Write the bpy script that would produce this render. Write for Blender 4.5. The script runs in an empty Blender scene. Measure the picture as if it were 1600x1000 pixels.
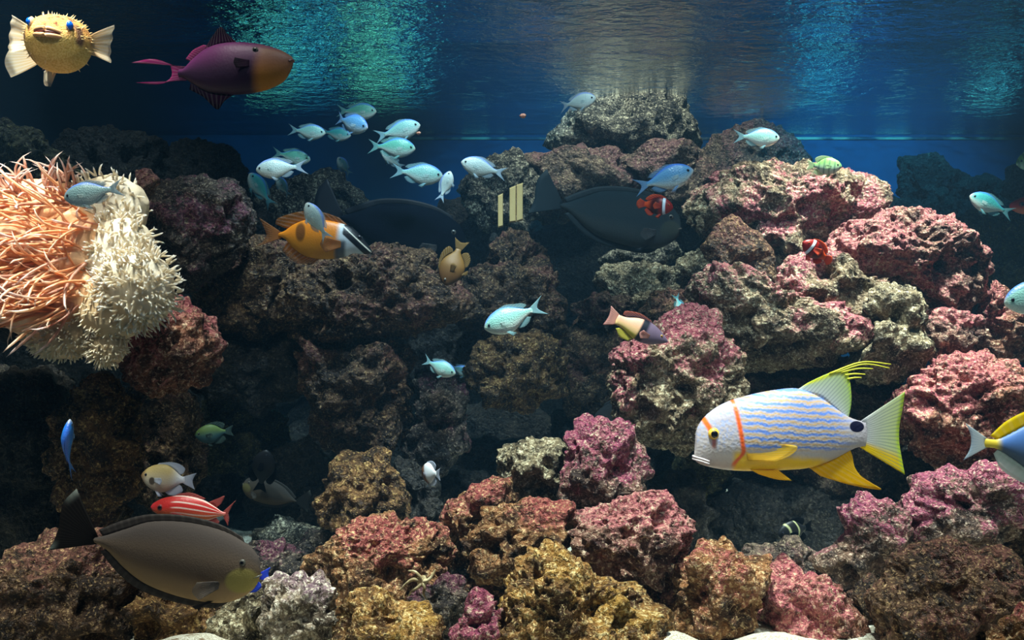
import bpy, math, random
import numpy as np
from mathutils import Vector, Matrix

scene = bpy.context.scene
COL = scene.collection
F = 1400.0                 # focal length in pixels of a 1600 px wide frame
EYE = 0.478                # height of the eye above the sand

# ---------------------------------------------------------------- camera
cam_d = bpy.data.cameras.new('camera')
cam_d.sensor_width = 36.0
cam_d.lens = 36.0 * F / 1600.0
cam_d.clip_start = 0.05
cam = bpy.data.objects.new('camera', cam_d)
COL.objects.link(cam)
cam.location = (0, 0, EYE)
cam.rotation_euler = (math.radians(90), 0, 0)
scene.camera = cam

# ---------------------------------------------------------------- exposure, world, lamps
scene.view_settings.view_transform = 'Standard'
scene.view_settings.look = 'None'
scene.view_settings.gamma = 1.0
scene.view_settings.use_curve_mapping = False
scene.view_settings.exposure = 0.10

world = bpy.data.worlds.new('dim_hall')
scene.world = world
world.use_nodes = True
wb = world.node_tree.nodes['Background']
wb.inputs['Color'].default_value = (0.018, 0.060, 0.115, 1)
wb.inputs['Strength'].default_value = 0.55


def spot(name, loc, aim, power, col, deg, blend=0.8, size=0.05):
    d = bpy.data.lights.new(name, 'SPOT')
    d.energy = power
    d.color = col
    d.spot_size = math.radians(deg)
    d.spot_blend = blend
    d.shadow_soft_size = size
    o = bpy.data.objects.new(name, d)
    COL.objects.link(o)
    o.location = loc
    v = Vector(aim) - Vector(loc)
    o.rotation_euler = v.to_track_quat('-Z', 'Y').to_euler()
    return o


WARM = (1.0, 0.92, 0.80)
COOL = (0.80, 0.93, 1.0)
BLUE = (0.05, 0.56, 0.92)
# spot lamps hung over the tank, each lighting its own pool of the reef, with two added fills among them
spot('lamp_right_mound', (0.85, 1.60, 2.1), (0.82, 1.92, 0.47), 540, WARM, 38)
spot('lamp_snapper', (0.48, 0.90, 2.1), (0.50, 1.45, 0.32), 55, COOL, 28)
spot('lamp_anemone', (-0.70, 0.72, 2.1), (-0.86, 1.36, 0.55), 350, WARM, 22)
spot('lamp_front', (0.05, 1.05, 2.1), (0.05, 1.40, 0.07), 420, WARM, 34)
spot('lamp_front_right', (0.78, 1.05, 2.1), (0.78, 1.50, 0.07), 200, WARM, 32)
spot('lamp_middle', (-0.20, 1.45, 2.1), (-0.28, 1.92, 0.65), 115, COOL, 36)
spot('lamp_left', (-0.62, 0.95, 2.1), (-0.62, 1.40, 0.12), 135, WARM, 30)
spot('fill_left_fish', (-0.55, 0.55, 2.1), (-0.57, 1.38, 0.27), 75, WARM, 15)  # added fill to brighten the damselfish, set in front of the tank
spot('lamp_left_back', (-1.05, 1.75, 2.1), (-1.10, 2.15, 0.80), 35, COOL, 40)
spot('lamp_reef_back', (0.30, 2.05, 2.1), (0.45, 2.7, 0.75), 165, WARM, 56)
spot('fill_open_water', (0.10, 0.90, 2.1), (0.02, 1.85, 0.90), 88, COOL, 52)  # added fill to brighten the shoal that no other lamp reached
# three added fill lamps, no such source seen, brightening the fish fronts through the glass
spot('fill_front_left', (-0.55, 0.10, 1.75), (-0.68, 1.28, 0.90), 55, WARM, 24)
spot('fill_front_right', (0.60, 0.00, 1.85), (0.52, 1.42, 0.30), 54, WARM, 24)
spot('fill_front_low_left', (-0.45, 0.00, 1.75), (-0.50, 1.17, 0.22), 18, WARM, 22)
# blue lamps along the back
spot('lamp_blue_middle', (0.10, 2.45, 1.7), (0.10, 3.2, 0.75), 30, BLUE, 62, 1.0)
spot('lamp_blue_right', (1.15, 2.35, 1.7), (1.20, 3.2, 0.85), 64, BLUE, 70, 1.0)
spot('lamp_blue_left', (-0.9, 2.45, 1.7), (-0.9, 3.2, 0.75), 8, BLUE, 62, 1.0)


# ---------------------------------------------------------------- helpers
def lin(c):
    """sRGB 0..255 triple (or hex string) to linear RGBA"""
    if isinstance(c, str):
        c = tuple(int(c[i:i + 2], 16) for i in (0, 2, 4))
    r = []
    for v in c[:3]:
        v = v / 255.0
        r.append(v / 12.92 if v <= 0.04045 else ((v + 0.055) / 1.055) ** 2.4)
    return (r[0], r[1], r[2], 1.0)


def at(px, py, d):
    """pixel of the photograph at distance d in front of the eye -> world point"""
    return Vector(((px - 800.0) / F * d, d, EYE + (500.0 - py) / F * d))


class NT:
    """small node tree writer"""

    def __init__(self, name):
        self.m = bpy.data.materials.new(name)
        self.m.use_nodes = True
        self.t = self.m.node_tree
        self.t.nodes.clear()
        self.out = self.n('ShaderNodeOutputMaterial')

    def n(self, kind, **kw):
        x = self.t.nodes.new(kind)
        for k, v in kw.items():
            setattr(x, k, v)
        return x

    def put(self, node, sock, v):
        if v is None:
            return
        s = node.inputs[sock]
        if isinstance(v, bpy.types.NodeSocket):
            self.t.links.new(v, s)
        else:
            s.default_value = v

    def math(self, op, a, b=None, c=None, clamp=False):
        x = self.n('ShaderNodeMath', operation=op, use_clamp=clamp)
        self.put(x, 0, a)
        self.put(x, 1, b)
        self.put(x, 2, c)
        return x.outputs[0]

    def step(self, a, lo, hi):
        x = self.n('ShaderNodeMapRange', interpolation_type='SMOOTHSTEP')
        self.put(x, 0, a)
        x.inputs[1].default_value = lo
        x.inputs[2].default_value = hi
        return x.outputs[0]

    def band(self, a, c, w, soft):
        """1 where |a-c| < w"""
        d = self.math('ABSOLUTE', self.math('SUBTRACT', a, c))
        x = self.step(d, w - soft, w + soft)
        return self.math('SUBTRACT', 1.0, x)

    def mix(self, f, a, b):
        x = self.n('ShaderNodeMix', data_type='RGBA')
        self.put(x, 0, f)
        self.put(x, 6, a)
        self.put(x, 7, b)
        return x.outputs[2]

    def mul(self, a, b):
        return self.math('MULTIPLY', a, b)

    def coord(self, which='Object'):
        return self.n('ShaderNodeTexCoord').outputs[which]

    def uv(self, name):
        x = self.n('ShaderNodeUVMap', uv_map=name)
        s = self.n('ShaderNodeSeparateXYZ')
        self.put(s, 0, x.outputs[0])
        return s.outputs[0], s.outputs[1]

    def noise(self, vec, scale, detail=2.0, rough=0.5, dist=0.0):
        x = self.n('ShaderNodeTexNoise')
        self.put(x, 'Vector', vec)
        x.inputs['Scale'].default_value = scale
        x.inputs['Detail'].default_value = detail
        x.inputs['Roughness'].default_value = rough
        x.inputs['Distortion'].default_value = dist
        return x.outputs['Fac']

    def bump(self, h, strength, dist):
        x = self.n('ShaderNodeBump')
        x.inputs['Strength'].default_value = strength
        x.inputs['Distance'].default_value = dist
        self.put(x, 'Height', h)
        return x.outputs[0]

    def surf(self, col, rough=0.6, spec=0.3, normal=None, **kw):
        p = self.n('ShaderNodeBsdfPrincipled')
        self.put(p, 'Base Color', col)
        self.put(p, 'Roughness', rough)
        p.inputs['Specular IOR Level'].default_value = spec
        if normal is not None:
            self.put(p, 'Normal', normal)
        for k, v in kw.items():
            self.put(p, k, v)
        self.t.links.new(p.outputs[0], self.out.inputs[0])
        return self.m


def link(name, me, parent=None, loc=None):
    o = bpy.data.objects.new(name, me)
    COL.objects.link(o)
    if parent is not None:
        o.parent = parent
    if loc is not None:
        o.location = loc
    return o


def mesh(name, v, f, mat=None, smooth=True):
    me = bpy.data.meshes.new(name)
    v = np.asarray(v, dtype=np.float32)
    if isinstance(f, np.ndarray):
        k = f.shape[1]
        me.vertices.add(len(v))
        me.vertices.foreach_set('co', v.ravel())
        me.loops.add(f.size)
        me.loops.foreach_set('vertex_index', f.astype(np.int32).ravel())
        me.polygons.add(len(f))
        me.polygons.foreach_set('loop_start', np.arange(0, f.size, k, dtype=np.int32))
        me.update(calc_edges=True)
    else:
        me.from_pydata(v.tolist(), [], f)
        me.update()
    if smooth:
        me.polygons.foreach_set('use_smooth', np.ones(len(me.polygons), dtype=bool))
    if mat is not None:
        me.materials.append(mat)
    return me


def set_uv(me, name, uv):
    lay = me.uv_layers.new(name=name)
    li = np.empty(len(me.loops), dtype=np.int32)
    me.loops.foreach_get('vertex_index', li)
    lay.data.foreach_set('uv', np.asarray(uv, dtype=np.float32)[li].ravel())


def tag(o, label, cat, group=None, kind=None):
    o['label'] = label
    o['category'] = cat
    if group:
        o['group'] = group
    if kind:
        o['kind'] = kind
    return o


# ---------------------------------------------------------------- numpy noise
_rs = np.random.RandomState(7)
_perm = _rs.permutation(256)
_perm = np.concatenate([_perm, _perm, _perm])
_g = _rs.normal(size=(256, 3))
_g /= np.linalg.norm(_g, axis=1)[:, None]
_j = _rs.rand(256, 3)


def _hash(i):
    i = i & 255
    return _perm[_perm[_perm[i[..., 0]] + i[..., 1]] + i[..., 2]]


def perlin(p):
    i = np.floor(p).astype(np.int64)
    f = p - i
    u = f * f * f * (f * (f * 6 - 15) + 10)
    r = 0.0
    for dx in (0, 1):
        wx = u[:, 0] if dx else 1 - u[:, 0]
        for dy in (0, 1):
            wy = u[:, 1] if dy else 1 - u[:, 1]
            for dz in (0, 1):
                wz = u[:, 2] if dz else 1 - u[:, 2]
                o = np.array((dx, dy, dz))
                g = _g[_hash(i + o)]
                r = r + wx * wy * wz * ((f - o) * g).sum(axis=1)
    return r * 1.5


def worley(p):
    i = np.floor(p).astype(np.int64)
    f = p - i
    best = np.full(len(p), 9.0)
    for dx in (-1, 0, 1):
        for dy in (-1, 0, 1):
            for dz in (-1, 0, 1):
                o = np.array((dx, dy, dz))
                q = o + _j[_hash(i + o)] - f
                best = np.minimum(best, (q * q).sum(axis=1))
    return np.sqrt(best)


_ICO = {}


def ico(n):
    if n not in _ICO:
        import bmesh
        bm = bmesh.new()
        bmesh.ops.create_icosphere(bm, subdivisions=n, radius=1.0)
        me = bpy.data.meshes.new('ico')
        bm.to_mesh(me)
        bm.free()
        v = np.empty(len(me.vertices) * 3, dtype=np.float32)
        me.vertices.foreach_get('co', v)
        f = np.empty(len(me.loops), dtype=np.int32)
        me.loops.foreach_get('vertex_index', f)
        bpy.data.meshes.remove(me)
        v = v.reshape(-1, 3).astype(np.float64)
        v /= np.linalg.norm(v, axis=1)[:, None]
        _ICO[n] = (v, f.reshape(-1, 3))
    return _ICO[n]


def catmull(pts, n):
    """n points along a smooth open curve through pts (equal parameter steps)"""
    p = np.asarray(pts, dtype=float)
    k = len(p)
    if k == 2:
        t = np.linspace(0, 1, n)[:, None]
        return p[0] * (1 - t) + p[1] * t
    e = np.vstack([2 * p[0] - p[1], p, 2 * p[-1] - p[-2]])
    t = np.linspace(0, k - 1 - 1e-9, n)
    i = t.astype(int)
    u = (t - i)[:, None]
    a, b, c, d = e[i], e[i + 1], e[i + 2], e[i + 3]
    return 0.5 * (2 * b + (c - a) * u + (2 * a - 5 * b + 4 * c - d) * u ** 2 + (3 * b - a - 3 * c + d) * u ** 3)
# ================================================================ the tank
XW, Y0, Y1, ZW = 2.15, 0.98, 3.22, EYE + 0.665     # half width, glass, back wall, water level


def box(name, lo, hi, mat, kind='structure'):
    x0, y0, z0 = lo
    x1, y1, z1 = hi
    v = [(x0, y0, z0), (x1, y0, z0), (x1, y1, z0), (x0, y1, z0), (x0, y0, z1), (x1, y0, z1), (x1, y1, z1), (x0, y1, z1)]
    f = [(0, 3, 2, 1), (4, 5, 6, 7), (0, 1, 5, 4), (1, 2, 6, 5), (2, 3, 7, 6), (3, 0, 4, 7)]
    o = link(name, mesh(name, v, f, mat, smooth=False))
    o['kind'] = kind
    return o


def wall_mat(name, c0, c1):
    t = NT(name)
    co = t.coord()
    n = t.noise(co, 3.0, 5.0, 0.6)
    return t.surf(t.mix(t.step(n, 0.3, 0.7), lin(c0), lin(c1)), 0.7, 0.2)


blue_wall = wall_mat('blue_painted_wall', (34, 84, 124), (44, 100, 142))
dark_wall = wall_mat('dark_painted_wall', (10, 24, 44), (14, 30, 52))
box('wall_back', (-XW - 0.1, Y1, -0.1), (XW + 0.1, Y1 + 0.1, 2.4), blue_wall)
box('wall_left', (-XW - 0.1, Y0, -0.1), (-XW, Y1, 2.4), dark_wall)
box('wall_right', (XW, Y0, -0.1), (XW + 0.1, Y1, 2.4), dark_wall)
box('ceiling', (-XW - 0.1, Y0 - 0.6, 2.4), (XW + 0.1, Y1 + 0.1, 2.5), dark_wall)

# pale scale line left where the water meets the back wall
t = NT('scale_line')
co = t.coord()
trim = box('trim_1', (-0.42, Y1 - 0.003, ZW - 0.017), (XW, Y1 + 0.01, ZW - 0.008),
           t.surf(t.mix(t.step(t.noise(co, 9.0, 4.0), 0.40, 0.62), lin((70, 100, 120)), lin((226, 220, 190))), 0.8, 0.2))

# sand
t = NT('white_sand')
co = t.coord()
g = t.noise(co, 420.0, 2.0)
c = t.mix(t.step(g, 0.35, 0.65), lin((176, 164, 140)), lin((232, 226, 208)))
c = t.mix(t.step(t.noise(co, 60.0, 3.0), 0.56, 0.70), c, lin((140, 120, 96)))
sand = t.surf(c, 0.9, 0.1, t.bump(g, 0.8, 0.004))
nx, ny = 240, 130
X, Y = np.meshgrid(np.linspace(-XW, XW, nx), np.linspace(Y0, Y1, ny))
P = np.stack([X.ravel(), Y.ravel(), np.zeros(X.size)], axis=1)
P[:, 2] = 0.010 * perlin(P * 5 + 3.3) + 0.004 * perlin(P * 23 + 9.1)
for gx, gy, gh, gr in ((0.215, 1.24, 0.050, 0.07), (0.37, 1.26, 0.036, 0.07), (-0.46, 1.26, 0.034, 0.08), (0.62, 1.22, 0.02, 0.10)):
    P[:, 2] += gh * np.exp(-((P[:, 0] - gx) ** 2 + (P[:, 1] - gy) ** 2) / gr ** 2)      # little drifts of sand
ii = (np.arange(ny - 1)[:, None] * nx + np.arange(nx - 1)[None, :]).ravel()
Q = np.stack([ii, ii + 1, ii + nx + 1, ii + nx], axis=1)
fl = link('floor', mesh('floor', P, Q, sand))
fl['kind'] = 'structure'

# rippled water surface, seen from below: it mirrors at grazing angles and lets light through when steep
t = NT('water_surface')
co = t.coord()
mp = t.n('ShaderNodeMapping')
t.put(mp, 'Vector', co)
mp.inputs['Scale'].default_value = (1.0, 1.5, 1.0)
r1 = t.noise(mp.outputs[0], 20.0, 4.0, 0.55, 0.3)
r2 = t.noise(mp.outputs[0], 70.0, 2.0, 0.5, 0.2)
h = t.math('ADD', r1, t.mul(r2, 0.22))
nrm = t.bump(h, 0.45, 0.02)
lw = t.n('ShaderNodeLayerWeight')
lw.inputs[0].default_value = 0.5
t.put(lw, 'Normal', nrm)
cosv = t.math('SUBTRACT', 1.0, lw.outputs['Facing'])
clear = t.step(cosv, 0.22, 0.62)
gl = t.n('ShaderNodeBsdfGlossy')
gl.inputs['Roughness'].default_value = 0.03
gl.inputs['Color'].default_value = (0.92, 0.97, 1.0, 1)
t.put(gl, 'Normal', nrm)
tr = t.n('ShaderNodeBsdfTransparent')
mx = t.n('ShaderNodeMixShader')
t.put(mx, 0, clear)
t.put(mx, 1, gl.outputs[0])
t.put(mx, 2, tr.outputs[0])
t.t.links.new(mx.outputs[0], t.out.inputs[0])
wmat = t.m
nx, ny = 360, 220
X, Y = np.meshgrid(np.linspace(-XW, XW, nx), np.linspace(Y0 - 0.03, Y1, ny))
P = np.stack([X.ravel(), Y.ravel(), np.zeros(X.size)], axis=1)
calm = np.clip((Y1 - P[:, 1]) / 0.9, 0.05, 1.0)
P[:, 2] = ZW + calm * (0.0035 * perlin(P * (5, 8, 1) + 1.7) + 0.0012 * perlin(P * (14, 22, 1) + 5.2))
ii = (np.arange(ny - 1)[:, None] * nx + np.arange(nx - 1)[None, :]).ravel()
Q = np.stack([ii, ii + 1, ii + nx + 1, ii + nx], axis=1)
ws = link('water_surface', mesh('water_surface', P, Q, wmat))
ws['kind'] = 'structure'

# the water itself: a slight blue haze
t = NT('water_haze')
sc = t.n('ShaderNodeVolumeScatter')
sc.inputs['Color'].default_value = (0.25, 0.62, 1.0, 1)
sc.inputs['Density'].default_value = 0.026
ab = t.n('ShaderNodeVolumeAbsorption')
ab.inputs['Color'].default_value = (0.42, 0.80, 0.93, 1)
ab.inputs['Density'].default_value = 0.42
ad = t.n('ShaderNodeAddShader')
t.put(ad, 0, sc.outputs[0])
t.put(ad, 1, ab.outputs[0])
t.t.links.new(ad.outputs[0], t.out.inputs['Volume'])
wv = box('water', (-XW, Y0, -0.05), (XW, Y1, ZW + 0.01), t.m)

# clear front glass
t = NT('clear_glass')
tr = t.n('ShaderNodeBsdfTransparent')
t.t.links.new(tr.outputs[0], t.out.inputs[0])
box('pane_or_glow_1', (-XW, Y0 - 0.03, -0.05), (XW, Y0 - 0.015, ZW + 0.3), t.m)

# added glowing panels, hidden behind the reef, to give the surface blue-green reflections
t = NT('added_panel_glow')
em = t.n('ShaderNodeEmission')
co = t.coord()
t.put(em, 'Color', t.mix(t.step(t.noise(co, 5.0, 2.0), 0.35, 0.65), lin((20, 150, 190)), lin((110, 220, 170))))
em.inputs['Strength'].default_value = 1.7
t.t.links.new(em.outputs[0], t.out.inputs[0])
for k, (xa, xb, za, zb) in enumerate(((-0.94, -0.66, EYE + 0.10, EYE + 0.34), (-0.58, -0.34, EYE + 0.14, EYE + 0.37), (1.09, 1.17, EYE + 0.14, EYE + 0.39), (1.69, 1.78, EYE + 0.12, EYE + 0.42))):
    box('pane_or_glow_%d' % (k + 2), (xa, Y1 - 0.02, za), (xb, Y1 + 0.02, zb), t.m)

# ================================================================ rocks
def rock_mat(name, dark, mid, light, alga=None, alga2=None, amount=0.5, up=0.5, speck=0.5):
    """crusty live rock: mottled ground colours, pale flecks, patches of coralline alga mostly on the upper sides"""
    t = NT(name)
    oi = t.n('ShaderNodeObjectInfo')
    off = t.n('ShaderNodeVectorMath', operation='SCALE')
    cmb = t.n('ShaderNodeCombineXYZ')
    for i in range(3):
        t.put(cmb, i, oi.outputs['Random'])
    t.put(off, 0, cmb.outputs[0])
    off.inputs['Scale'].default_value = 37.0
    ad = t.n('ShaderNodeVectorMath', operation='ADD')
    t.put(ad, 0, t.coord())
    t.put(ad, 1, off.outputs[0])
    co = ad.outputs[0]
    n1 = t.noise(co, 26.0, 4.0, 0.65)
    n2 = t.noise(co, 130.0, 3.0, 0.7)
    n3 = t.noise(co, 9.0, 3.0, 0.6)
    c = t.mix(t.step(n1, 0.36, 0.62), lin(dark), lin(mid))
    if alga is not None:
        u, v = t.uv('rel')
        a = t.math('ADD', n3, t.mul(v, up * 0.22))
        a = t.math('ADD', a, t.mul(t.math('SUBTRACT', n1, 0.5), 0.40))
        a = t.math('ADD', a, t.mul(t.math('SUBTRACT', n2, 0.5), 0.45))
        f = t.step(a, 0.60 - amount * 0.25, 0.72 - amount * 0.25)
        ca = t.mix(t.step(n2, 0.35, 0.62), lin(alga), lin(alga2 or alga))
        c = t.mix(f, c, ca)
    sp = t.step(t.math('ADD', n2, t.mul(t.math('SUBTRACT', n1, 0.5), 0.5)), 0.66 - speck * 0.14, 0.74 - speck * 0.10)
    c = t.mix(sp, c, lin(light))
    hole = t.step(t.noise(co, 75.0, 3.0, 0.65), 0.43, 0.33)
    c = t.mix(t.mul(hole, 0.75), c, lin([x * 0.45 for x in dark]))
    n4 = t.noise(co, 210.0, 3.0, 0.7)
    c = t.mix(t.mul(t.step(n4, 0.56, 0.63), 0.60), c, lin(light))
    c = t.mix(t.mul(t.step(n4, 0.44, 0.36), 0.70), c, lin(dark))
    vo = t.n('ShaderNodeTexVoronoi')
    t.put(vo, 'Vector', co)
    vo.inputs['Scale'].default_value = 95.0
    hb = t.math('ADD', t.mul(n2, 0.8), t.mul(n4, 0.5))
    hb = t.math('SUBTRACT', hb, t.mul(vo.outputs['Distance'], 0.6))
    return t.surf(c, 0.55, 0.30, t.bump(hb, 1.0, 0.013))


PAL = {
    'pink': rock_mat('pink_crusted_rock', (74, 44, 38), (146, 104, 86), (226, 200, 168), (150, 70, 82), (200, 126, 120), 0.58, 0.9, 0.55),
    'mixed': rock_mat('pink_and_tan_rock', (72, 54, 38), (158, 134, 102), (230, 216, 178), (150, 66, 84), (196, 112, 116), 0.36, 0.9, 0.62),
    'rosy': rock_mat('rosy_rock', (78, 44, 34), (160, 102, 76), (230, 196, 160), (150, 62, 78), (198, 118, 112), 0.50, 0.7, 0.5),
    'purple': rock_mat('purple_crusted_rock', (58, 42, 36), (124, 92, 72), (216, 190, 164), (128, 50, 82), (166, 84, 100), 0.50, 0.9, 0.48),
    'tan': rock_mat('tan_speckled_rock', (62, 52, 38), (148, 130, 98), (230, 218, 182), None, None, 0, 0, 0.75),
    'ochre': rock_mat('ochre_rock', (78, 50, 22), (172, 124, 66), (240, 212, 152), (146, 104, 42), (190, 146, 70), 0.30, 0.4, 0.7),
    'ochrered': rock_mat('ochre_red_rock', (68, 42, 24), (154, 104, 62), (230, 196, 144), (138, 58, 60), (176, 96, 86), 0.02, 0.9, 0.6),
    'white': rock_mat('white_crusted_rock', (82, 68, 54), (180, 160, 134), (242, 230, 208), (120, 92, 104), (160, 134, 136), 0.05, 0.5, 0.9),
    'brown': rock_mat('brown_rock', (40, 26, 18), (94, 66, 44), (184, 150, 106), (86, 50, 44), (116, 72, 60), 0.2, 0.4, 0.42),
    'gold': rock_mat('golden_brown_rock', (48, 30, 16), (118, 82, 46), (206, 168, 106), None, None, 0, 0, 0.5),
    'grey': rock_mat('grey_speckled_rock', (36, 34, 30), (92, 86, 74), (206, 196, 166), None, None, 0, 0, 0.72),
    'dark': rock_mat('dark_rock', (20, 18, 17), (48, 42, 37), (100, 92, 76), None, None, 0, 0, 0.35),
    'olive': rock_mat('olive_rock', (34, 30, 18), (76, 70, 44), (150, 142, 92), None, None, 0, 0, 0.4),
    'slate': rock_mat('slate_purple_rock', (34, 28, 28), (80, 68, 60), (166, 150, 126), (82, 40, 58), (112, 60, 76), 0.4, 0.2, 0.45),
    'mauve': rock_mat('mauve_brown_rock', (50, 38, 34), (102, 82, 68), (176, 156, 124), (90, 56, 60), (116, 78, 76), 0.4, 0.4, 0.4),
}

ROCKS = []


SETTLED = []


def _bins(v):
    n = np.linalg.norm(v, axis=1)
    i = np.clip(((v[:, 2] / np.maximum(n, 1e-9) + 1) * 0.5 * 40).astype(int), 0, 39)
    j = ((np.arctan2(v[:, 1], v[:, 0]) / (2 * math.pi) + 0.5) * 72).astype(int) % 72
    return i, j, n


def settle(P, c):
    """let a rock rest against the rocks placed before it: whatever would cut into one of them is worn back to its surface"""
    lo, hi = (P + c).min(axis=0), (P + c).max(axis=0)
    for c2, lo2, hi2, grid in SETTLED:
        if (lo > hi2).any() or (hi < lo2).any():
            continue
        w = P + c - c2
        todo = np.nonzero(((P + c) > lo2 - 0.01).all(axis=1) & ((P + c) < hi2 + 0.01).all(axis=1))[0]
        for k in range(40):
            if not len(todo):
                break
            i, j, n = _bins(P[todo] + c - c2)
            todo = todo[n < grid[i, j] + 0.013]
            P[todo] *= 0.965
    i, j, n = _bins(P)
    g = np.zeros((40, 72))
    np.maximum.at(g, (i, j), n)
    for _ in range(6):
        e = g == 0
        if not e.any():
            break
        p = np.pad(g, ((1, 1), (0, 0)), 'edge')
        p = np.pad(p, ((0, 0), (1, 1)), 'wrap')
        m = np.maximum.reduce([p[a:a + 40, b:b + 72] for a in range(3) for b in range(3)])
        g[e] = m[e]
    p = np.pad(np.pad(g, ((1, 1), (0, 0)), 'edge'), ((0, 0), (1, 1)), 'wrap')
    g = np.maximum.reduce([p[1:41, 1:73], p[:40, 1:73], p[2:, 1:73], p[1:41, :72], p[1:41, 2:]])
    SETTLED.append((c, (P + c).min(axis=0), (P + c).max(axis=0), g))
    return P


DONE = []


def part_ways(P, f, c):
    """the last crossing triangles between a rock and its neighbours are drawn back as well"""
    from mathutils.bvhtree import BVHTree

    def crop(V, T, lo, hi):
        k = V[T]
        m = ((k.max(axis=1) >= lo) & (k.min(axis=1) <= hi)).all(axis=1)
        T = T[m]
        if not len(T):
            return None, None
        u, inv = np.unique(T, return_inverse=True)
        return BVHTree.FromPolygons(V[u].tolist(), inv.reshape(-1, 3).tolist(), all_triangles=True), T

    W = P + c
    lo, hi = W.min(axis=0), W.max(axis=0)
    for V2, T2, lo2, hi2 in DONE:
        a, b = np.maximum(lo, lo2), np.minimum(hi, hi2)
        if (a > b).any():
            continue
        other = None
        for k in range(30):
            mine, T = crop(P + c, f, a, b)
            if mine is None:
                break
            if other is None:
                other, _t = crop(V2, T2, a, b)
                if other is None:
                    break
            hit = mine.overlap(other)
            if not hit:
                break
            w = np.unique(T[[h[0] for h in hit]])
            for _ in range(1):
                m = np.isin(f, w).any(axis=1)
                w = np.unique(f[m])
            P[w] *= 0.93
    W = P + c
    DONE.append((W, f, W.min(axis=0), W.max(axis=0)))
    return P


def rock(poly, d, pal, label, thick=0.8, sub=6, lump=1.0, crust=1.0, ridge=1.0, group=None, back=0.0, grow=1.05):
    p = np.array(poly, dtype=float)
    x, y = p[:, 0], p[:, 1]
    xn, yn = np.roll(x, -1), np.roll(y, -1)
    cr = x * yn - xn * y
    A = cr.sum() / 2
    cx, cy = ((x + xn) * cr).sum() / (6 * A), ((y + yn) * cr).sum() / (6 * A)
    p = (p - (cx, cy)) * grow + (cx, cy)
    # polar outline
    pts = []
    for i in range(len(p)):
        a, b = p[i], p[(i + 1) % len(p)]
        for s in np.linspace(0, 1, 12, endpoint=False):
            pts.append(a * (1 - s) + b * s)
    pts = np.array(pts)
    th = np.arctan2(-(pts[:, 1] - cy), pts[:, 0] - cx)
    rr = np.hypot(pts[:, 0] - cx, pts[:, 1] - cy)
    o = np.argsort(th)
    th, rr = th[o], rr[o]
    gt = np.linspace(-math.pi, math.pi, 181)[:-1]
    gr = np.interp(gt, th, rr, period=2 * math.pi)
    k = np.array([1, 2, 3, 2, 1.0])
    k /= k.sum()
    gr = sum(np.roll(gr, s) * w for s, w in zip((-2, -1, 0, 1, 2), k))
    v, f = ico(sub)
    q = np.clip(np.hypot(v[:, 0], v[:, 2]), 1e-6, 1)
    ang = np.arctan2(v[:, 2], v[:, 0])
    R = np.interp(ang, gt, gr, period=2 * math.pi) / F * d
    Rm = float(gr.mean()) / F * d
    q2 = q ** 0.8
    P = np.empty_like(v)
    P[:, 0] = R * q2 * np.cos(ang)
    P[:, 2] = R * q2 * np.sin(ang)
    P[:, 1] = thick * Rm * np.sign(v[:, 1]) * np.abs(v[:, 1]) ** 0.85
    c = np.array(at(cx, cy, d + back))
    W = P + c + 11.3 * (len(ROCKS) + 1)
    ln = np.linalg.norm(P, axis=1)[:, None]
    D = P / ln
    front = 0.5 + 0.5 * np.abs(v[:, 1])               # keep the outline, roughen the faces
    wx = np.stack([perlin(W * 21 + o) for o in (0.0, 31.7, 67.1)], axis=1)
    V = W + 0.016 * wx
    disp = lump * 0.24 * Rm * perlin(W / (0.62 * Rm)) * front
    disp += lump * 0.14 * Rm * (0.5 - worley(W / (0.50 * Rm))) * front
    keep = np.clip(perlin(W * 9 + 4.4) * 3 + 0.6, 0, 1)
    hole = np.clip((0.46 - worley(V * 15 + 8.8)) / 0.30, 0, 1)
    disp -= crust * 0.030 * keep * hole * hole * (3 - 2 * hole)
    disp += ridge * 0.020 * (0.30 - np.abs(perlin(V * 13)))
    disp += crust * 0.018 * (0.50 - worley(V * 27))
    disp += crust * 0.013 * (0.34 - np.abs(perlin(V * 50)))
    if sub >= 6:
        disp += crust * 0.011 * (0.45 - worley(V * 64))
    if sub >= 7:
        disp += crust * 0.006 * (0.3 - np.abs(perlin(V * 120)))
    P = P + crust * 0.007 * wx
    D = P / np.linalg.norm(P, axis=1)[:, None]
    disp = np.maximum(disp, -0.45 * ln[:, 0])
    P = P + D * disp[:, None]
    for c2, lo2, hi2, grid in SETTLED:
        i, j, n = _bins((c - c2)[None, :])
        if n[0] < grid[i[0], j[0]] * 1.05:
            print('buried', len(ROCKS), label)
            return None
    P = settle(P, c)
    P = part_ways(P, f, c)
    me = mesh('rock', P, f, PAL[pal])
    zr = P[:, 2] / max(abs(P[:, 2]).max(), 1e-6)
    set_uv(me, 'rel', np.stack([np.zeros(len(P)), zr], axis=1))
    ob = link('reef_rock', me, loc=Vector(c))
    tag(ob, label, 'rock', group)
    ROCKS.append(ob)
    return ob


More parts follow.
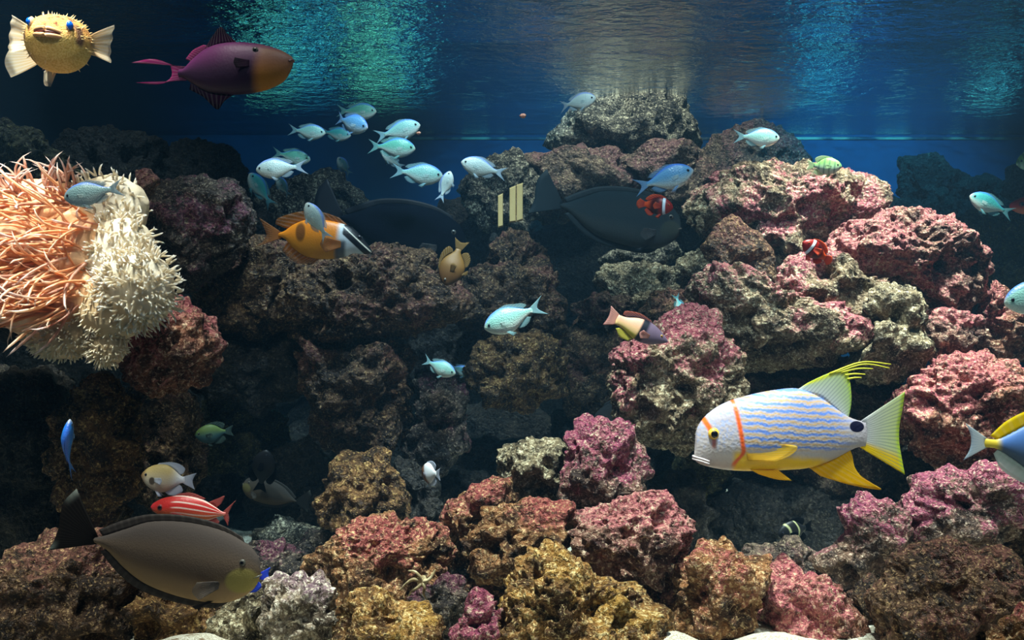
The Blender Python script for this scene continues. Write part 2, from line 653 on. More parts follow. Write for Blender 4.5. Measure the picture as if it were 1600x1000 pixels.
# ---- right mound
rock([(1080, 325), (1105, 295), (1150, 266), (1230, 263), (1300, 273), (1350, 273), (1380, 297), (1368, 332), (1330, 352), (1310, 378), (1290, 400), (1230, 415), (1195, 422), (1150, 385), (1110, 365)], 2.15, 'mixed', 'broad flat-topped rock crusted pink and tan, summit of the mound', 0.8, 7, ridge=1.6)
rock([(1098, 385), (1142, 340), (1175, 362), (1203, 395), (1214, 442), (1180, 455), (1120, 425), (1098, 405)], 1.98, 'brown', 'wedge-shaped dark brown rock leaning under the flat-topped summit rock', 0.35, 6, lump=0.5, crust=0.5)
rock([(1298, 395), (1330, 350), (1385, 335), (1440, 335), (1490, 360), (1522, 400), (1524, 450), (1505, 492), (1440, 490), (1400, 450), (1350, 436), (1310, 425)], 1.95, 'pink', 'large rounded pink boulder right of the hiding red clownfish', 0.9, 7)
rock([(1215, 450), (1228, 415), (1262, 392), (1300, 402), (1340, 425), (1385, 440), (1400, 475), (1360, 505), (1290, 505), (1235, 485)], 1.90, 'mixed', 'knobbly tan and pink rock just below the hiding clownfish', 0.9, 6)
rock([(1082, 455), (1110, 418), (1160, 418), (1200, 448), (1245, 462), (1305, 475), (1345, 505), (1335, 545), (1260, 568), (1190, 570), (1130, 550), (1090, 505)], 1.85, 'mixed', 'long pink-edged tan rock across the middle of the right mound', 0.9, 7)
rock([(1330, 480), (1360, 452), (1405, 445), (1442, 480), (1442, 540), (1412, 592), (1350, 595), (1310, 560)], 1.83, 'tan', 'pale tan speckled rock under the large rounded pink boulder', 0.8, 6)
rock([(1428, 525), (1460, 484), (1512, 484), (1537, 522), (1527, 565), (1480, 582), (1438, 565)], 1.86, 'pink', 'small pink rock wedged between tan rock and right slope', 0.8, 6)
rock([(1508, 452), (1550, 440), (1582, 480), (1598, 540), (1582, 566), (1540, 562), (1518, 515)], 1.93, 'rosy', 'narrow upright pink rock at the right end of the mound', 0.8, 6)
rock([(953, 592), (968, 552), (1010, 525), (1052, 498), (1085, 488), (1122, 508), (1152, 560), (1152, 625), (1125, 664), (1080, 690), (1020, 692), (980, 674), (962, 632)], 1.72, 'mixed', 'big overhanging rock with pink top and brown underside, left of the snapper', 0.8, 7)
rock([(1115, 570), (1200, 552), (1290, 555), (1372, 578), (1415, 605), (1405, 690), (1350, 765), (1250, 775), (1150, 745), (1105, 665)], 2.02, 'mauve', 'dark mauve rock face directly behind the yellow snapper', 0.7, 6)
rock([(1403, 650), (1412, 612), (1445, 578), (1500, 560), (1560, 568), (1610, 600), (1640, 650), (1610, 695), (1540, 718), (1470, 718), (1428, 692)], 1.74, 'rosy', 'wide rosy rock behind the tail of the yellow snapper', 0.85, 7)
rock([(1412, 800), (1440, 755), (1490, 738), (1540, 722), (1592, 728), (1612, 780), (1582, 832), (1530, 857), (1470, 864), (1422, 846)], 1.60, 'purple', 'slanting purple-pink rock below the powder-blue tang', 0.8, 6)
rock([(1283, 872), (1318, 850), (1328, 800), (1350, 784), (1412, 798), (1418, 850), (1402, 892), (1360, 922), (1308, 914)], 1.58, 'purple', 'upright purple-topped rock between snapper fin and slanting rock', 0.8, 6)
rock([(1188, 905), (1230, 893), (1292, 908), (1328, 945), (1340, 985), (1310, 1018), (1215, 1018), (1195, 965)], 1.40, 'rosy', 'raspberry-red crusted rock on the sand at the lower right', 0.9, 6)
rock([(1055, 935), (1073, 872), (1100, 848), (1142, 864), (1192, 884), (1188, 912), (1167, 950), (1162, 1000), (1100, 1006), (1058, 980)], 1.36, 'ochrered', 'ochre knobbly rock with reddish top standing on white sand', 0.8, 6)
rock([(1372, 940), (1408, 882), (1480, 863), (1562, 868), (1605, 915), (1630, 980), (1590, 1040), (1450, 1040), (1385, 1010)], 1.33, 'brown', 'big smooth dark brown boulder in the lower right corner', 0.8, 7, lump=0.7, crust=0.8)
rock([(1555, 845), (1598, 785), (1650, 795), (1660, 905), (1592, 905)], 1.66, 'brown', 'shaded brown rock at the right edge under the purple-pink rock', 0.8, 6)
rock([(1545, 1000), (1578, 966), (1625, 952), (1660, 1040), (1550, 1040)], 1.16, 'ochrered', 'orange-brown rock tip in the bottom right corner', 0.6, 6)
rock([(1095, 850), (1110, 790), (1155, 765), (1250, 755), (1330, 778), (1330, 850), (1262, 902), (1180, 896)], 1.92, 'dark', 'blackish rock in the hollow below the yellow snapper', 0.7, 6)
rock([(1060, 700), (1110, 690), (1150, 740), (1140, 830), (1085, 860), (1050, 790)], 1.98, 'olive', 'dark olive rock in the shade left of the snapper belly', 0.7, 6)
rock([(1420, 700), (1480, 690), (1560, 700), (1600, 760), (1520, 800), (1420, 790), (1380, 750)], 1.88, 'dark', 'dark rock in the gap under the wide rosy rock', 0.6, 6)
# ---- foreground middle
rock([(778, 985), (798, 935), (838, 868), (880, 862), (912, 888), (932, 914), (990, 928), (1032, 953), (1046, 985), (1030, 1024), (780, 1024)], 1.27, 'ochre', 'golden ochre rock with a hump, front middle on the sand', 0.75, 7)
rock([(702, 988), (738, 932), (780, 928), (802, 945), (792, 980), (775, 1016), (712, 1018)], 1.24, 'purple', 'small purple and white rock against the golden ochre rock', 0.8, 6)
rock([(522, 985), (558, 936), (590, 928), (622, 940), (662, 955), (688, 985), (694, 1020), (528, 1020)], 1.24, 'ochre', 'low ochre rock at the bottom edge below the pink-topped boulder', 0.8, 6)
rock([(418, 932), (460, 904), (502, 904), (524, 940), (532, 1000), (470, 1020), (418, 1005)], 1.26, 'white', 'white crusted rock at the bottom edge beside blue fin', 0.8, 6)
rock([(340, 962), (380, 928), (432, 932), (436, 1000), (390, 1014), (340, 1008)], 1.32, 'tan', 'tan and brown rock under the head of the large grey unicornfish', 0.8, 6)
rock([(482, 892), (520, 848), (560, 814), (600, 820), (640, 820), (682, 830), (698, 860), (694, 902), (650, 924), (600, 940), (540, 946), (500, 918)], 1.46, 'ochrered', 'wide boulder with pinkish top, left of the foreground pile', 0.85, 7)
rock([(688, 832), (710, 788), (742, 763), (790, 753), (798, 790), (772, 824), (748, 855), (736, 886), (700, 876)], 1.52, 'ochrered', 'rust and purple rock above the wide pinkish boulder', 0.8, 6)
rock([(740, 884), (748, 825), (790, 793), (850, 788), (894, 798), (890, 850), (874, 894), (820, 910), (760, 905)], 1.45, 'ochrered', 'rusty rock with a pink left corner in the middle of the pile', 0.8, 6)
rock([(778, 752), (790, 708), (832, 683), (872, 688), (893, 710), (884, 750), (864, 786), (810, 792)], 1.60, 'tan', 'tan knobbly rock near the top of the foreground pile', 0.8, 6)
rock([(876, 768), (888, 712), (888, 680), (910, 660), (982, 663), (1004, 720), (1004, 772), (960, 796), (900, 796)], 1.56, 'purple', 'purple rock crowning the foreground pile', 0.8, 6)
rock([(872, 832), (900, 808), (960, 798), (1000, 773), (1042, 783), (1074, 830), (1064, 874), (1022, 914), (950, 914), (888, 884)], 1.42, 'pink', 'pink-topped block with dark brown flank, right of the foreground pile', 0.85, 7)
rock([(870, 880), (960, 885), (1040, 885), (1066, 940), (1042, 968), (950, 950), (895, 910)], 1.50, 'brown', 'shaded brown rock under the pink-topped block', 0.7, 6)
rock([(695, 905), (780, 885), (860, 885), (850, 950), (780, 965), (715, 950)], 1.52, 'brown', 'shaded brown rock in the hollow behind the purple and white rock', 0.7, 6)
rock([(502, 775), (540, 720), (582, 710), (622, 745), (638, 800), (604, 834), (540, 834), (508, 812)], 1.66, 'gold', 'golden brown pyramid-shaped rock below the dark column', 0.85, 6)
rock([(620, 720), (662, 738), (694, 780), (700, 840), (640, 845), (615, 780)], 1.76, 'dark', 'dark rock behind the small white-tailed damselfish', 0.8, 6)
# ---- lower left
rock([(-40, 890), (60, 850), (150, 850), (192, 900), (196, 985), (150, 1025), (-40, 1025)], 1.34, 'brown', 'dark brown rock filling the bottom left corner', 0.7, 6)
rock([(185, 915), (260, 918), (330, 938), (352, 982), (300, 1016), (195, 1016)], 1.36, 'gold', 'low golden brown rock under the belly of the grey unicornfish', 0.8, 6)
rock([(92, 650), (128, 598), (172, 598), (202, 640), (218, 700), (204, 765), (160, 798), (108, 778), (88, 705)], 1.52, 'gold', 'tall golden brown rock behind the slim blue chromis', 0.75, 7)
rock([(-40, 600), (78, 578), (115, 650), (108, 780), (100, 870), (-40, 890)], 1.62, 'dark', 'near-black rock along the left edge', 0.7, 6)
rock([(330, 870), (400, 850), (482, 872), (492, 925), (400, 945), (335, 925)], 1.58, 'slate', 'dark slate rock behind the head of the grey unicornfish', 0.8, 6)
rock([(400, 830), (450, 815), (500, 830), (505, 870), (440, 890), (400, 870)], 1.78, 'grey', 'small grey-green rock left of the wide pinkish boulder', 0.8, 5)
rock([(310, 660), (330, 620), (395, 612), (440, 650), (455, 715), (400, 745), (335, 730)], 2.10, 'olive', 'round olive-grey rock behind the white-tailed damselfish', 0.8, 6)
rock([(385, 730), (430, 700), (480, 690), (520, 745), (505, 810), (440, 830), (395, 800)], 2.05, 'dark', 'dim rock in the dark hollow beside the golden pyramid', 0.7, 6)
rock([(190, 620), (250, 600), (310, 640), (310, 740), (260, 790), (200, 760)], 1.86, 'brown', 'shaded brown rock right of the tall golden brown rock', 0.7, 6)
# ---- left, round the anemone
rock([(185, 530), (232, 490), (280, 472), (322, 495), (345, 540), (322, 592), (260, 614), (200, 596)], 1.56, 'rosy', 'reddish brown rock under the lower edge of the sea anemone', 0.8, 6)
rock([(-40, 360), (60, 330), (180, 360), (230, 460), (150, 520), (-40, 520)], 1.68, 'dark', 'dark rock the sea anemone clings to', 0.6, 5)
rock([(205, 318), (240, 292), (300, 283), (352, 289), (391, 330), (383, 374), (332, 424), (280, 454), (228, 424), (210, 365)], 1.76, 'slate', 'dark purple boulder right of the sea anemone', 0.85, 6)
rock([(-40, 215), (0, 198), (40, 205), (82, 240), (112, 268), (90, 300), (-40, 310)], 1.95, 'olive', 'dark olive rock above the sea anemone in the left corner', 0.8, 6)
rock([(85, 240), (120, 215), (185, 200), (250, 222), (260, 290), (180, 320), (100, 300)], 2.45, 'dark', 'far dark rock behind the top of the sea anemone', 0.7, 6)
rock([(240, 240), (300, 222), (352, 232), (388, 260), (384, 310), (300, 330), (245, 300)], 2.50, 'dark', 'far dark rock behind the dark purple boulder', 0.7, 6)
rock([(310, 440), (345, 400), (400, 374), (455, 388), (490, 430), (478, 500), (400, 525), (330, 505)], 1.92, 'brown', 'brown rock below the orange rabbitfish', 0.85, 6)
rock([(300, 500), (400, 490), (480, 520), (490, 600), (400, 640), (310, 610)], 1.98, 'dark', 'dark recessed rock between anemone ledge and central column', 0.7, 6)
rock([(200, 300), (215, 270), (238, 266), (247, 290), (236, 320), (205, 330)], 1.585, 'mauve', 'small brown knob between anemone and dark purple boulder', 0.5, 5)
# ---- central column
rock([(442, 462), (480, 420), (540, 398), (600, 388), (660, 396), (700, 430), (728, 478), (700, 500), (650, 512), (560, 545), (480, 530), (446, 500)], 1.85, 'brown', 'brown crusted cap rock of the central column', 0.85, 7)
rock([(470, 525), (560, 520), (625, 520), (642, 580), (632, 640), (615, 690), (565, 714), (510, 690), (482, 620)], 1.84, 'brown', 'dark brown block hanging below the cap of the central column', 0.8, 7)
rock([(622, 640), (650, 592), (690, 580), (718, 615), (730, 700), (690, 735), (650, 725), (628, 700)], 1.88, 'slate', 'dark rock with pale flecks below the white chromis', 0.8, 6)
rock([(640, 500), (720, 480), (760, 520), (740, 600), (680, 620), (635, 580)], 2.20, 'dark', 'black rock in the gap right of the central column', 0.6, 5)
rock([(450, 680), (520, 690), (520, 760), (470, 780), (430, 740)], 2.20, 'dark', 'dark rock low behind the central column', 0.7, 5)
# ---- middle
rock([(758, 428), (766, 385), (800, 358), (842, 378), (856, 425), (840, 450), (790, 450)], 2.12, 'brown', 'small brown rock on top of the middle stack', 0.8, 6)
rock([(706, 475), (742, 422), (800, 412), (858, 418), (876, 470), (880, 525), (800, 530), (725, 512)], 2.06, 'brown', 'dark brown rock behind the large pale chromis in the middle', 0.8, 6)
rock([(735, 600), (752, 535), (800, 515), (860, 518), (882, 560), (876, 610), (825, 640), (760, 630)], 2.00, 'gold', 'speckled brown rock below the large pale chromis', 0.8, 6)
rock([(872, 540), (905, 500), (955, 498), (995, 540), (985, 610), (940, 650), (890, 640), (865, 600)], 2.25, 'brown', 'dark brown rock left of the overhanging pink-topped rock', 0.75, 6)
rock([(932, 440), (955, 420), (1005, 412), (1055, 425), (1066, 480), (1020, 505), (955, 495)], 2.28, 'tan', 'speckled rock behind the two-tone hogfish', 0.8, 6)
rock([(940, 405), (975, 375), (1045, 362), (1062, 400), (1020, 425), (960, 428)], 2.38, 'grey', 'grey speckled rock below the grey unicornfish in the middle', 0.8, 6)
rock([(896, 480), (925, 462), (975, 465), (1002, 490), (960, 525), (910, 518)], 2.20, 'mauve', 'low mauve rock behind the tail of the two-tone hogfish', 0.7, 6)
rock([(1060, 415), (1085, 390), (1115, 405), (1118, 450), (1085, 480), (1060, 460)], 2.15, 'tan', 'small tan rock beside the wedge-shaped rock', 0.8, 6)
rock([(1000, 490), (1030, 460), (1075, 455), (1100, 490), (1075, 540), (1025, 540)], 2.10, 'brown', 'brown rock behind the tiny cyan chromis', 0.8, 6)
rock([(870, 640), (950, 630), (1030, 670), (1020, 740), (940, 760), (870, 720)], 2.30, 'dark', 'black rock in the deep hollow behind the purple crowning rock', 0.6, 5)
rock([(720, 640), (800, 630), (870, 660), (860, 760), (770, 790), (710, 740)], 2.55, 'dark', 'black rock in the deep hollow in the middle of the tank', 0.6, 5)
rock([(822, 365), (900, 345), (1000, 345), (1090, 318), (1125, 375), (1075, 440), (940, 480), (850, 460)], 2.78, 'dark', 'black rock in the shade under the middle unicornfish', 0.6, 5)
# ---- back row
rock([(722, 300), (742, 268), (770, 250), (800, 241), (828, 268), (834, 330), (812, 368), (765, 360), (735, 335)], 2.50, 'grey', 'grey speckled rock behind the white chromis in the middle', 0.8, 6)
rock([(798, 268), (830, 248), (880, 238), (945, 234), (1005, 258), (1035, 300), (960, 330), (850, 345), (812, 310)], 2.62, 'mauve', 'mauve-brown rock above the back of the middle unicornfish', 0.8, 6)
rock([(860, 222), (880, 190), (905, 160), (980, 148), (1062, 155), (1085, 200), (1092, 250), (1000, 262), (895, 255)], 2.70, 'grey', 'grey speckled rock touching the water surface at the back', 0.7, 6)
rock([(960, 255), (1010, 225), (1060, 222), (1105, 250), (1125, 295), (1095, 340), (1020, 318)], 2.55, 'mauve', 'dark smooth rock between speckled back rock and pink mound', 0.7, 6, crust=0.6)
rock([(1098, 262), (1118, 215), (1155, 202), (1205, 200), (1246, 218), (1268, 275), (1200, 300), (1115, 295)], 2.98, 'mauve', 'far dark rock under the chromis near the water line', 0.6, 6)
rock([(1408, 290), (1412, 252), (1450, 246), (1478, 270), (1540, 288), (1545, 345), (1440, 360), (1412, 330)], 2.80, 'dark', 'far dark rock standing in the blue water on the right', 0.6, 6)
rock([(1485, 350), (1530, 330), (1600, 340), (1660, 370), (1650, 470), (1560, 470), (1505, 430)], 2.45, 'olive', 'olive-brown rock at the right edge below the teal chromis', 0.7, 6)
rock([(1572, 300), (1585, 265), (1625, 250), (1650, 320), (1600, 345)], 2.60, 'dark', 'dark rock cut off by the right edge above the olive-brown rock', 0.7, 5)
rock([(395, 325), (440, 290), (480, 276), (530, 278), (572, 310), (566, 355), (480, 372), (415, 350)], 2.50, 'grey', 'dim grey rock above the orange rabbitfish', 0.7, 6)
rock([(672, 345), (692, 318), (722, 320), (760, 350), (758, 420), (720, 440), (680, 410)], 2.66, 'dark', 'dim rock behind the snout of the dark surgeonfish', 0.7, 5)
rock([(370, 340), (420, 335), (450, 380), (420, 430), (370, 410)], 2.40, 'dark', 'dark rock behind the tail of the orange rabbitfish', 0.7, 5)

# ---- rubble that closes the gaps low in the pile
rock([(1150, 870), (1230, 850), (1300, 870), (1290, 930), (1200, 940)], 1.64, 'mauve', 'low mauve rock behind the raspberry-red rock', 0.8, 6)
rock([(640, 930), (690, 900), (730, 920), (720, 985), (660, 985)], 1.38, 'slate', 'dark slate rock left of the small purple and white rock', 0.8, 6)
rock([(1300, 930), (1370, 910), (1400, 960), (1390, 1010), (1320, 1010)], 1.42, 'brown', 'brown rock between raspberry-red rock and big smooth boulder', 0.8, 5)
rock([(662, 870), (710, 850), (752, 880), (745, 930), (690, 940), (655, 910)], 1.64, 'dark', 'dark rock in the cleft right of the wide pinkish boulder', 0.7, 5)
rock([(420, 880), (480, 840), (540, 830), (540, 890), (470, 930)], 1.72, 'slate', 'slate rock in shade left of the wide pinkish boulder', 0.7, 5)
rock([(1010, 760), (1080, 740), (1120, 800), (1090, 860), (1020, 830)], 1.80, 'dark', 'dark rock right of the purple crowning rock', 0.7, 5)
rock([(640, 800), (690, 740), (760, 740), (770, 830), (690, 860)], 2.00, 'dark', 'dark rock left of the tan knobbly rock', 0.7, 5)
rock([(480, 780), (520, 750), (560, 800), (540, 860), (480, 850)], 1.90, 'dark', 'dark rock left of the golden brown pyramid rock', 0.7, 5)
rock([(90, 780), (150, 770), (200, 800), (190, 870), (110, 870)], 1.62, 'brown', 'brown rock behind the tail of the grey unicornfish', 0.7, 5)

# dark rocks added behind the reef so that gaps between its rocks stay dark
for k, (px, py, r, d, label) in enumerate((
        (560, 660, 90, 2.8, 'added dark filler rock seen in the gap below the block of the central column'),
        (702, 561, 95, 2.9, 'added dark filler rock in the dark slot behind the white chromis with spread fins'),
        (902, 589, 90, 2.9, 'added dark filler rock behind the gap right of the speckled brown rock in mid-tank'),
        (257, 598, 120, 2.5, 'added dark filler rock far behind the reddish brown rock under the anemone'),
        (57, 641, 110, 2.3, 'added dark filler rock in the deep shade at the left edge under the anemone'),
        (432, 562, 100, 2.8, 'added dark filler rock far back left of the central column'),
        (799, 478, 90, 2.95, 'added dark filler rock far behind the large pale chromis in mid-tank'),
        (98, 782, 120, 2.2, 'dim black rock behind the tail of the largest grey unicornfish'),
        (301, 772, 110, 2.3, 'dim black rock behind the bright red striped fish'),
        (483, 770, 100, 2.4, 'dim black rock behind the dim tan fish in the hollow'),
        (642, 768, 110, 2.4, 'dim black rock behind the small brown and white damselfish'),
        (799, 797, 110, 2.2, 'added dark filler rock on the floor of the mid-tank hollow behind the foreground pile'),
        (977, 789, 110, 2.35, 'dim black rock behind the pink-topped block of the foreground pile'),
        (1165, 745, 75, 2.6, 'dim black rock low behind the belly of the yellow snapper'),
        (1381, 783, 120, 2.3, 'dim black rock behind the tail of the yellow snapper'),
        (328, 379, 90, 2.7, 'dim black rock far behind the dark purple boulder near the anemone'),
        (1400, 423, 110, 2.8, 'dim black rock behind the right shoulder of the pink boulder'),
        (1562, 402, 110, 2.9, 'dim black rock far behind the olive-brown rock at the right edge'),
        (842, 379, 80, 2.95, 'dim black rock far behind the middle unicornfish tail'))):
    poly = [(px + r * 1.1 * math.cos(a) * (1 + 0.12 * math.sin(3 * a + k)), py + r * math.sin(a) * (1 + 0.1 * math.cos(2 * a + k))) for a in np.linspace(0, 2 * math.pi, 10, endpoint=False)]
    rock(poly, d, 'dark', label, 0.55, 5, group='dark filler rocks behind the reef gaps')
# ================================================================ fish
# a species is drawn in fractions of its length: s runs from the snout (0) to the tail tips (1), z is height
class Fish:
    def __init__(self, kind, top, bot, wid, rings=34, seg=20, bend=0.0, pw=1.0):
        self.kind, self.bend = kind, bend
        self.top, self.bot, self.wid = (np.array(a, dtype=float) for a in (top, bot, wid))
        self.rings, self.seg, self.pw = rings, seg, pw
        self.parts = []          # (name, mesh, parent index)

    @staticmethod
    def curve(a, s):
        # smooth interpolation of (s, value) pairs
        c = catmull(a, 400)
        x = np.maximum.accumulate(c[:, 0])
        return np.interp(s, x, c[:, 1])

    def bent(self, P):
        s = 0.5 - P[:, 0]
        P = P.copy()
        P[:, 1] += self.bend * np.clip(s - 0.25, 0, 1) ** 2
        return P

    def half(self, s):
        return float(self.curve(self.wid, np.array([s]))[0])

    def add(self, name, V, Fc, mat, uv=None, rel=None, parent=None, smooth=True, label=None):
        V = np.asarray(V, dtype=float)
        me = mesh(self.kind + '_' + name, self.bent(V), Fc, mat, smooth)
        set_uv(me, 'uv', uv if uv is not None else np.stack([0.5 - V[:, 0], V[:, 2]], axis=1))
        set_uv(me, 'rel', rel if rel is not None else np.stack([0.5 - V[:, 0], V[:, 2]], axis=1))
        self.parts.append((name, me, parent, label))
        return len(self.parts) - 1

    def body(self, mat, name='body'):
        n, m = self.rings, self.seg
        t = np.linspace(0, 1, n)
        s1 = self.top[-1, 0]
        s = s1 * (0.35 * t ** 1.0 + 0.65 * (1 - np.cos(t * math.pi / 2)))
        s[0] = 0.0
        zt, zb, w = self.curve(self.top, s), self.curve(self.bot, s), self.curve(self.wid, s)
        ph = np.linspace(0, 2 * math.pi, m, endpoint=False)
        V, rel = [], []
        for i in range(n):
            zc, h = (zt[i] + zb[i]) / 2, max((zt[i] - zb[i]) / 2, 0.002)
            sn, cs = np.sin(ph), np.cos(ph)
            V.append(np.stack([np.full(m, 0.5 - s[i]), w[i] * np.sign(sn) * np.abs(sn) ** self.pw, zc + h * cs], axis=1))
            rel.append(np.stack([np.full(m, s[i]), cs], axis=1))
        V, rel = np.concatenate(V), np.concatenate(rel)
        V = np.vstack([V, [0.5 + 0.002, 0, (zt[0] + zb[0]) / 2], [0.5 - s1 - 0.01, 0, (zt[-1] + zb[-1]) / 2]])
        rel = np.vstack([rel, [0, 0], [s1, 0]])
        Fc = []
        for i in range(n - 1):
            for j in range(m):
                k = (j + 1) % m
                Fc.append((i * m + j, i * m + k, (i + 1) * m + k, (i + 1) * m + j))
        a, b = n * m, n * m + 1
        for j in range(m):
            k = (j + 1) % m
            Fc.append((a, k, j))
            Fc.append((b, (n - 1) * m + j, (n - 1) * m + k))
        return self.add(name, V, Fc, mat, rel=rel)

    def fin(self, name, base, tip, mat, n=17, m=5, th=0.010, y=0.0, out=0.0, ripple=0.0, label=None, fray=0.0, sag=0.0):
        """thin ridged membrane between a base line on the body and a free edge"""
        B, T = catmull(base, n), catmull(tip, n)
        V, uv, idx = [], [], {}
        rs = random.Random(len(self.parts) * 7 + n)
        for side in (1, -1):
            for i in range(n):
                fr = 1 - fray * rs.random() if side == 1 and i % 2 else 1.0
                if side == -1:
                    fr = idx[('f', i)]
                idx[('f', i)] = fr
                for j in range(m + 1):
                    q = j / m
                    e = q * fr
                    p = B[i] * (1 - e) + T[i] * e
                    thick = th * (1 - 0.85 * q) * (1.0 if i % 2 == 0 else 0.45)
                    if i in (0, n - 1):
                        thick *= 0.7
                    yy = y + out * q ** 1.2 + ripple * math.sin(i * 1.1) * q + side * thick * 0.5
                    V.append((0.5 - p[0], yy, p[1] - sag * q * q))
                    uv.append((i / (n - 1), q))
        Fc = []
        g = lambda side, i, j: side * n * (m + 1) + i * (m + 1) + j
        for i in range(n - 1):
            for j in range(m):
                Fc.append((g(0, i, j), g(0, i + 1, j), g(0, i + 1, j + 1), g(0, i, j + 1)))
                Fc.append((g(1, i, j), g(1, i, j + 1), g(1, i + 1, j + 1), g(1, i + 1, j)))
            Fc.append((g(0, i, m), g(0, i + 1, m), g(1, i + 1, m), g(1, i, m)))
            Fc.append((g(0, i + 1, 0), g(0, i, 0), g(1, i, 0), g(1, i + 1, 0)))
        for j in range(m):
            Fc.append((g(0, 0, j), g(0, 0, j + 1), g(1, 0, j + 1), g(1, 0, j)))
            Fc.append((g(0, n - 1, j + 1), g(0, n - 1, j), g(1, n - 1, j), g(1, n - 1, j + 1)))
        self.add(name, V, Fc, mat, rel=uv, label=label)

    def paired(self, name, base, tip, mat, out, **kw):
        for sd in (1, -1):
            s0 = base[0][0]
            zt = float(self.curve(self.top, np.array([s0]))[0])
            zb = float(self.curve(self.bot, np.array([s0]))[0])
            v = ((base[0][1] + base[-1][1]) / 2 - (zt + zb) / 2) / max((zt - zb) / 2, 1e-3)
            y = self.half(s0) * math.sqrt(max(0.02, 1 - min(v * v, 0.98))) * 0.97
            self.fin(name, base, tip, mat, y=sd * y, out=sd * out, **kw)

    def ball(self, name, c, r, flat, mat, parent=None, n=2, label=None):
        v, f = ico(n)
        V = v * np.array([r, r * flat, r]) + np.array(c)
        return self.add(name, V, f, mat, parent=parent, label=label)

    def eyes(self, s, z, r, iris, pupil=None, push=0.0, pr=0.55, fwd=0.0):
        zt = float(self.curve(self.top, np.array([s]))[0])
        zb = float(self.curve(self.bot, np.array([s]))[0])
        v = (z - (zt + zb) / 2) / ((zt - zb) / 2)
        y = self.half(s) * math.sqrt(max(0.05, 1 - v * v)) ** self.pw + push
        for sd in (1, -1):
            k = self.ball('eye', (0.5 - s, sd * (y - r * 0.12), z), r, 0.5, iris)
            if pupil is not None:
                self.ball('pupil', (0.5 - s + r * fwd, sd * (y + r * (0.22 - fwd * 0.4)), z), r * pr, 0.45 + fwd, pupil, parent=k)

    def tube(self, name, path, r0, r1, mat, seg=6, n=14, label=None):
        P = catmull(path, n)
        V = []
        for i in range(n):
            d = P[min(i + 1, n - 1)] - P[max(i - 1, 0)]
            d /= np.linalg.norm(d)
            a = np.cross(d, (0, 1, 0.01))
            a /= np.linalg.norm(a)
            b = np.cross(d, a)
            r = r0 + (r1 - r0) * i / (n - 1)
            for k in range(seg):
                t = 2 * math.pi * k / seg
                V.append(P[i] + r * (a * math.cos(t) + b * math.sin(t)))
        Fc = [(i * seg + k, i * seg + (k + 1) % seg, (i + 1) * seg + (k + 1) % seg, (i + 1) * seg + k) for i in range(n - 1) for k in range(seg)]
        Fc += [tuple(range(seg))[::-1], tuple((n - 1) * seg + k for k in range(seg))]
        self.add(name, V, Fc, mat, label=label)

    def spawn(self, name):
        root = bpy.data.objects.new(name, None)
        root.empty_display_size = 0.02
        COL.objects.link(root)
        obs = []
        for nm, me, par, label in self.parts:
            o = link(nm, me, root if par is None else obs[par])
            if label:
                o['label'] = label
            obs.append(o)
        return root


def tree(o):
    return [o] + [x for c in o.children for x in tree(c)]


def place(root, nose, tail, d, label, yaw=0.0, up=(0, -1), cat='fish', group=None, tint=None, d_tail=None):
    """nose and tail in photograph pixels at distance d; yaw turns the snout towards the viewer, up is the picture direction of the back"""
    a, b = at(nose[0], nose[1], d), at(tail[0], tail[1], d)
    n = a - b
    ln = n.length
    n = n / ln
    y = math.radians(yaw)
    L = ln / math.cos(y)
    f = n * math.cos(y) + Vector((0, -1, 0)) * math.sin(y)
    u = Vector((up[0], 0, -up[1]))
    u = (u - f * u.dot(f)).normalized()
    side = u.cross(f)
    M = Matrix((f, side, u)).transposed().to_4x4()
    root.matrix_world = Matrix.Translation((a + b) / 2) @ M @ Matrix.Scale(L, 4)
    tag(root, label, cat, group)
    if tint is not None:
        for o in tree(root):
            o.color = tint
    return root


# ---- materials of the fish
def fin_mat(name, c0, c1, clear=0.25, ray=0.5, tintable=False):
    """membrane with paler rays; c0 at the base, c1 at the free edge"""
    t = NT(name)
    u, v = t.uv('rel')
    c = t.mix(v, lin(c0), lin(c1))
    if tintable:
        oi = t.n('ShaderNodeObjectInfo')
        c = t.mix(t.mul(oi.outputs['Alpha'], 0.8), c, oi.outputs['Color'])
    w = t.math('SINE', t.mul(u, 62.0))
    c = t.mix(t.mul(t.step(w, -0.2, 0.9), ray), c, lin((245, 245, 240)))
    d = t.n('ShaderNodeBsdfDiffuse')
    t.put(d, 0, c)
    tl = t.n('ShaderNodeBsdfTranslucent')
    t.put(tl, 0, c)
    m1 = t.n('ShaderNodeMixShader')
    m1.inputs[0].default_value = 0.4
    t.put(m1, 1, d.outputs[0])
    t.put(m1, 2, tl.outputs[0])
    tr = t.n('ShaderNodeBsdfTransparent')
    m2 = t.n('ShaderNodeMixShader')
    t.put(m2, 0, t.math('MULTIPLY_ADD', v, clear * 0.75, clear * 0.25))
    t.put(m2, 1, m1.outputs[0])
    t.put(m2, 2, tr.outputs[0])
    t.t.links.new(m2.outputs[0], t.out.inputs[0])
    return t.m


def plain(name, c, rough=0.4, spec=0.5):
    return NT(name).surf(lin(c), rough, spec)


def scales(t, su, sz, amt=0.25, dist=0.002):
    """fine scale relief from the body chart"""
    uvn = t.n('ShaderNodeUVMap', uv_map='uv')
    mp = t.n('ShaderNodeMapping')
    t.put(mp, 'Vector', uvn.outputs[0])
    mp.inputs['Scale'].default_value = (su, sz, 1)
    vo = t.n('ShaderNodeTexVoronoi')
    t.put(vo, 'Vector', mp.outputs[0])
    vo.inputs['Scale'].default_value = 1.0
    return t.bump(vo.outputs['Distance'], amt, dist)


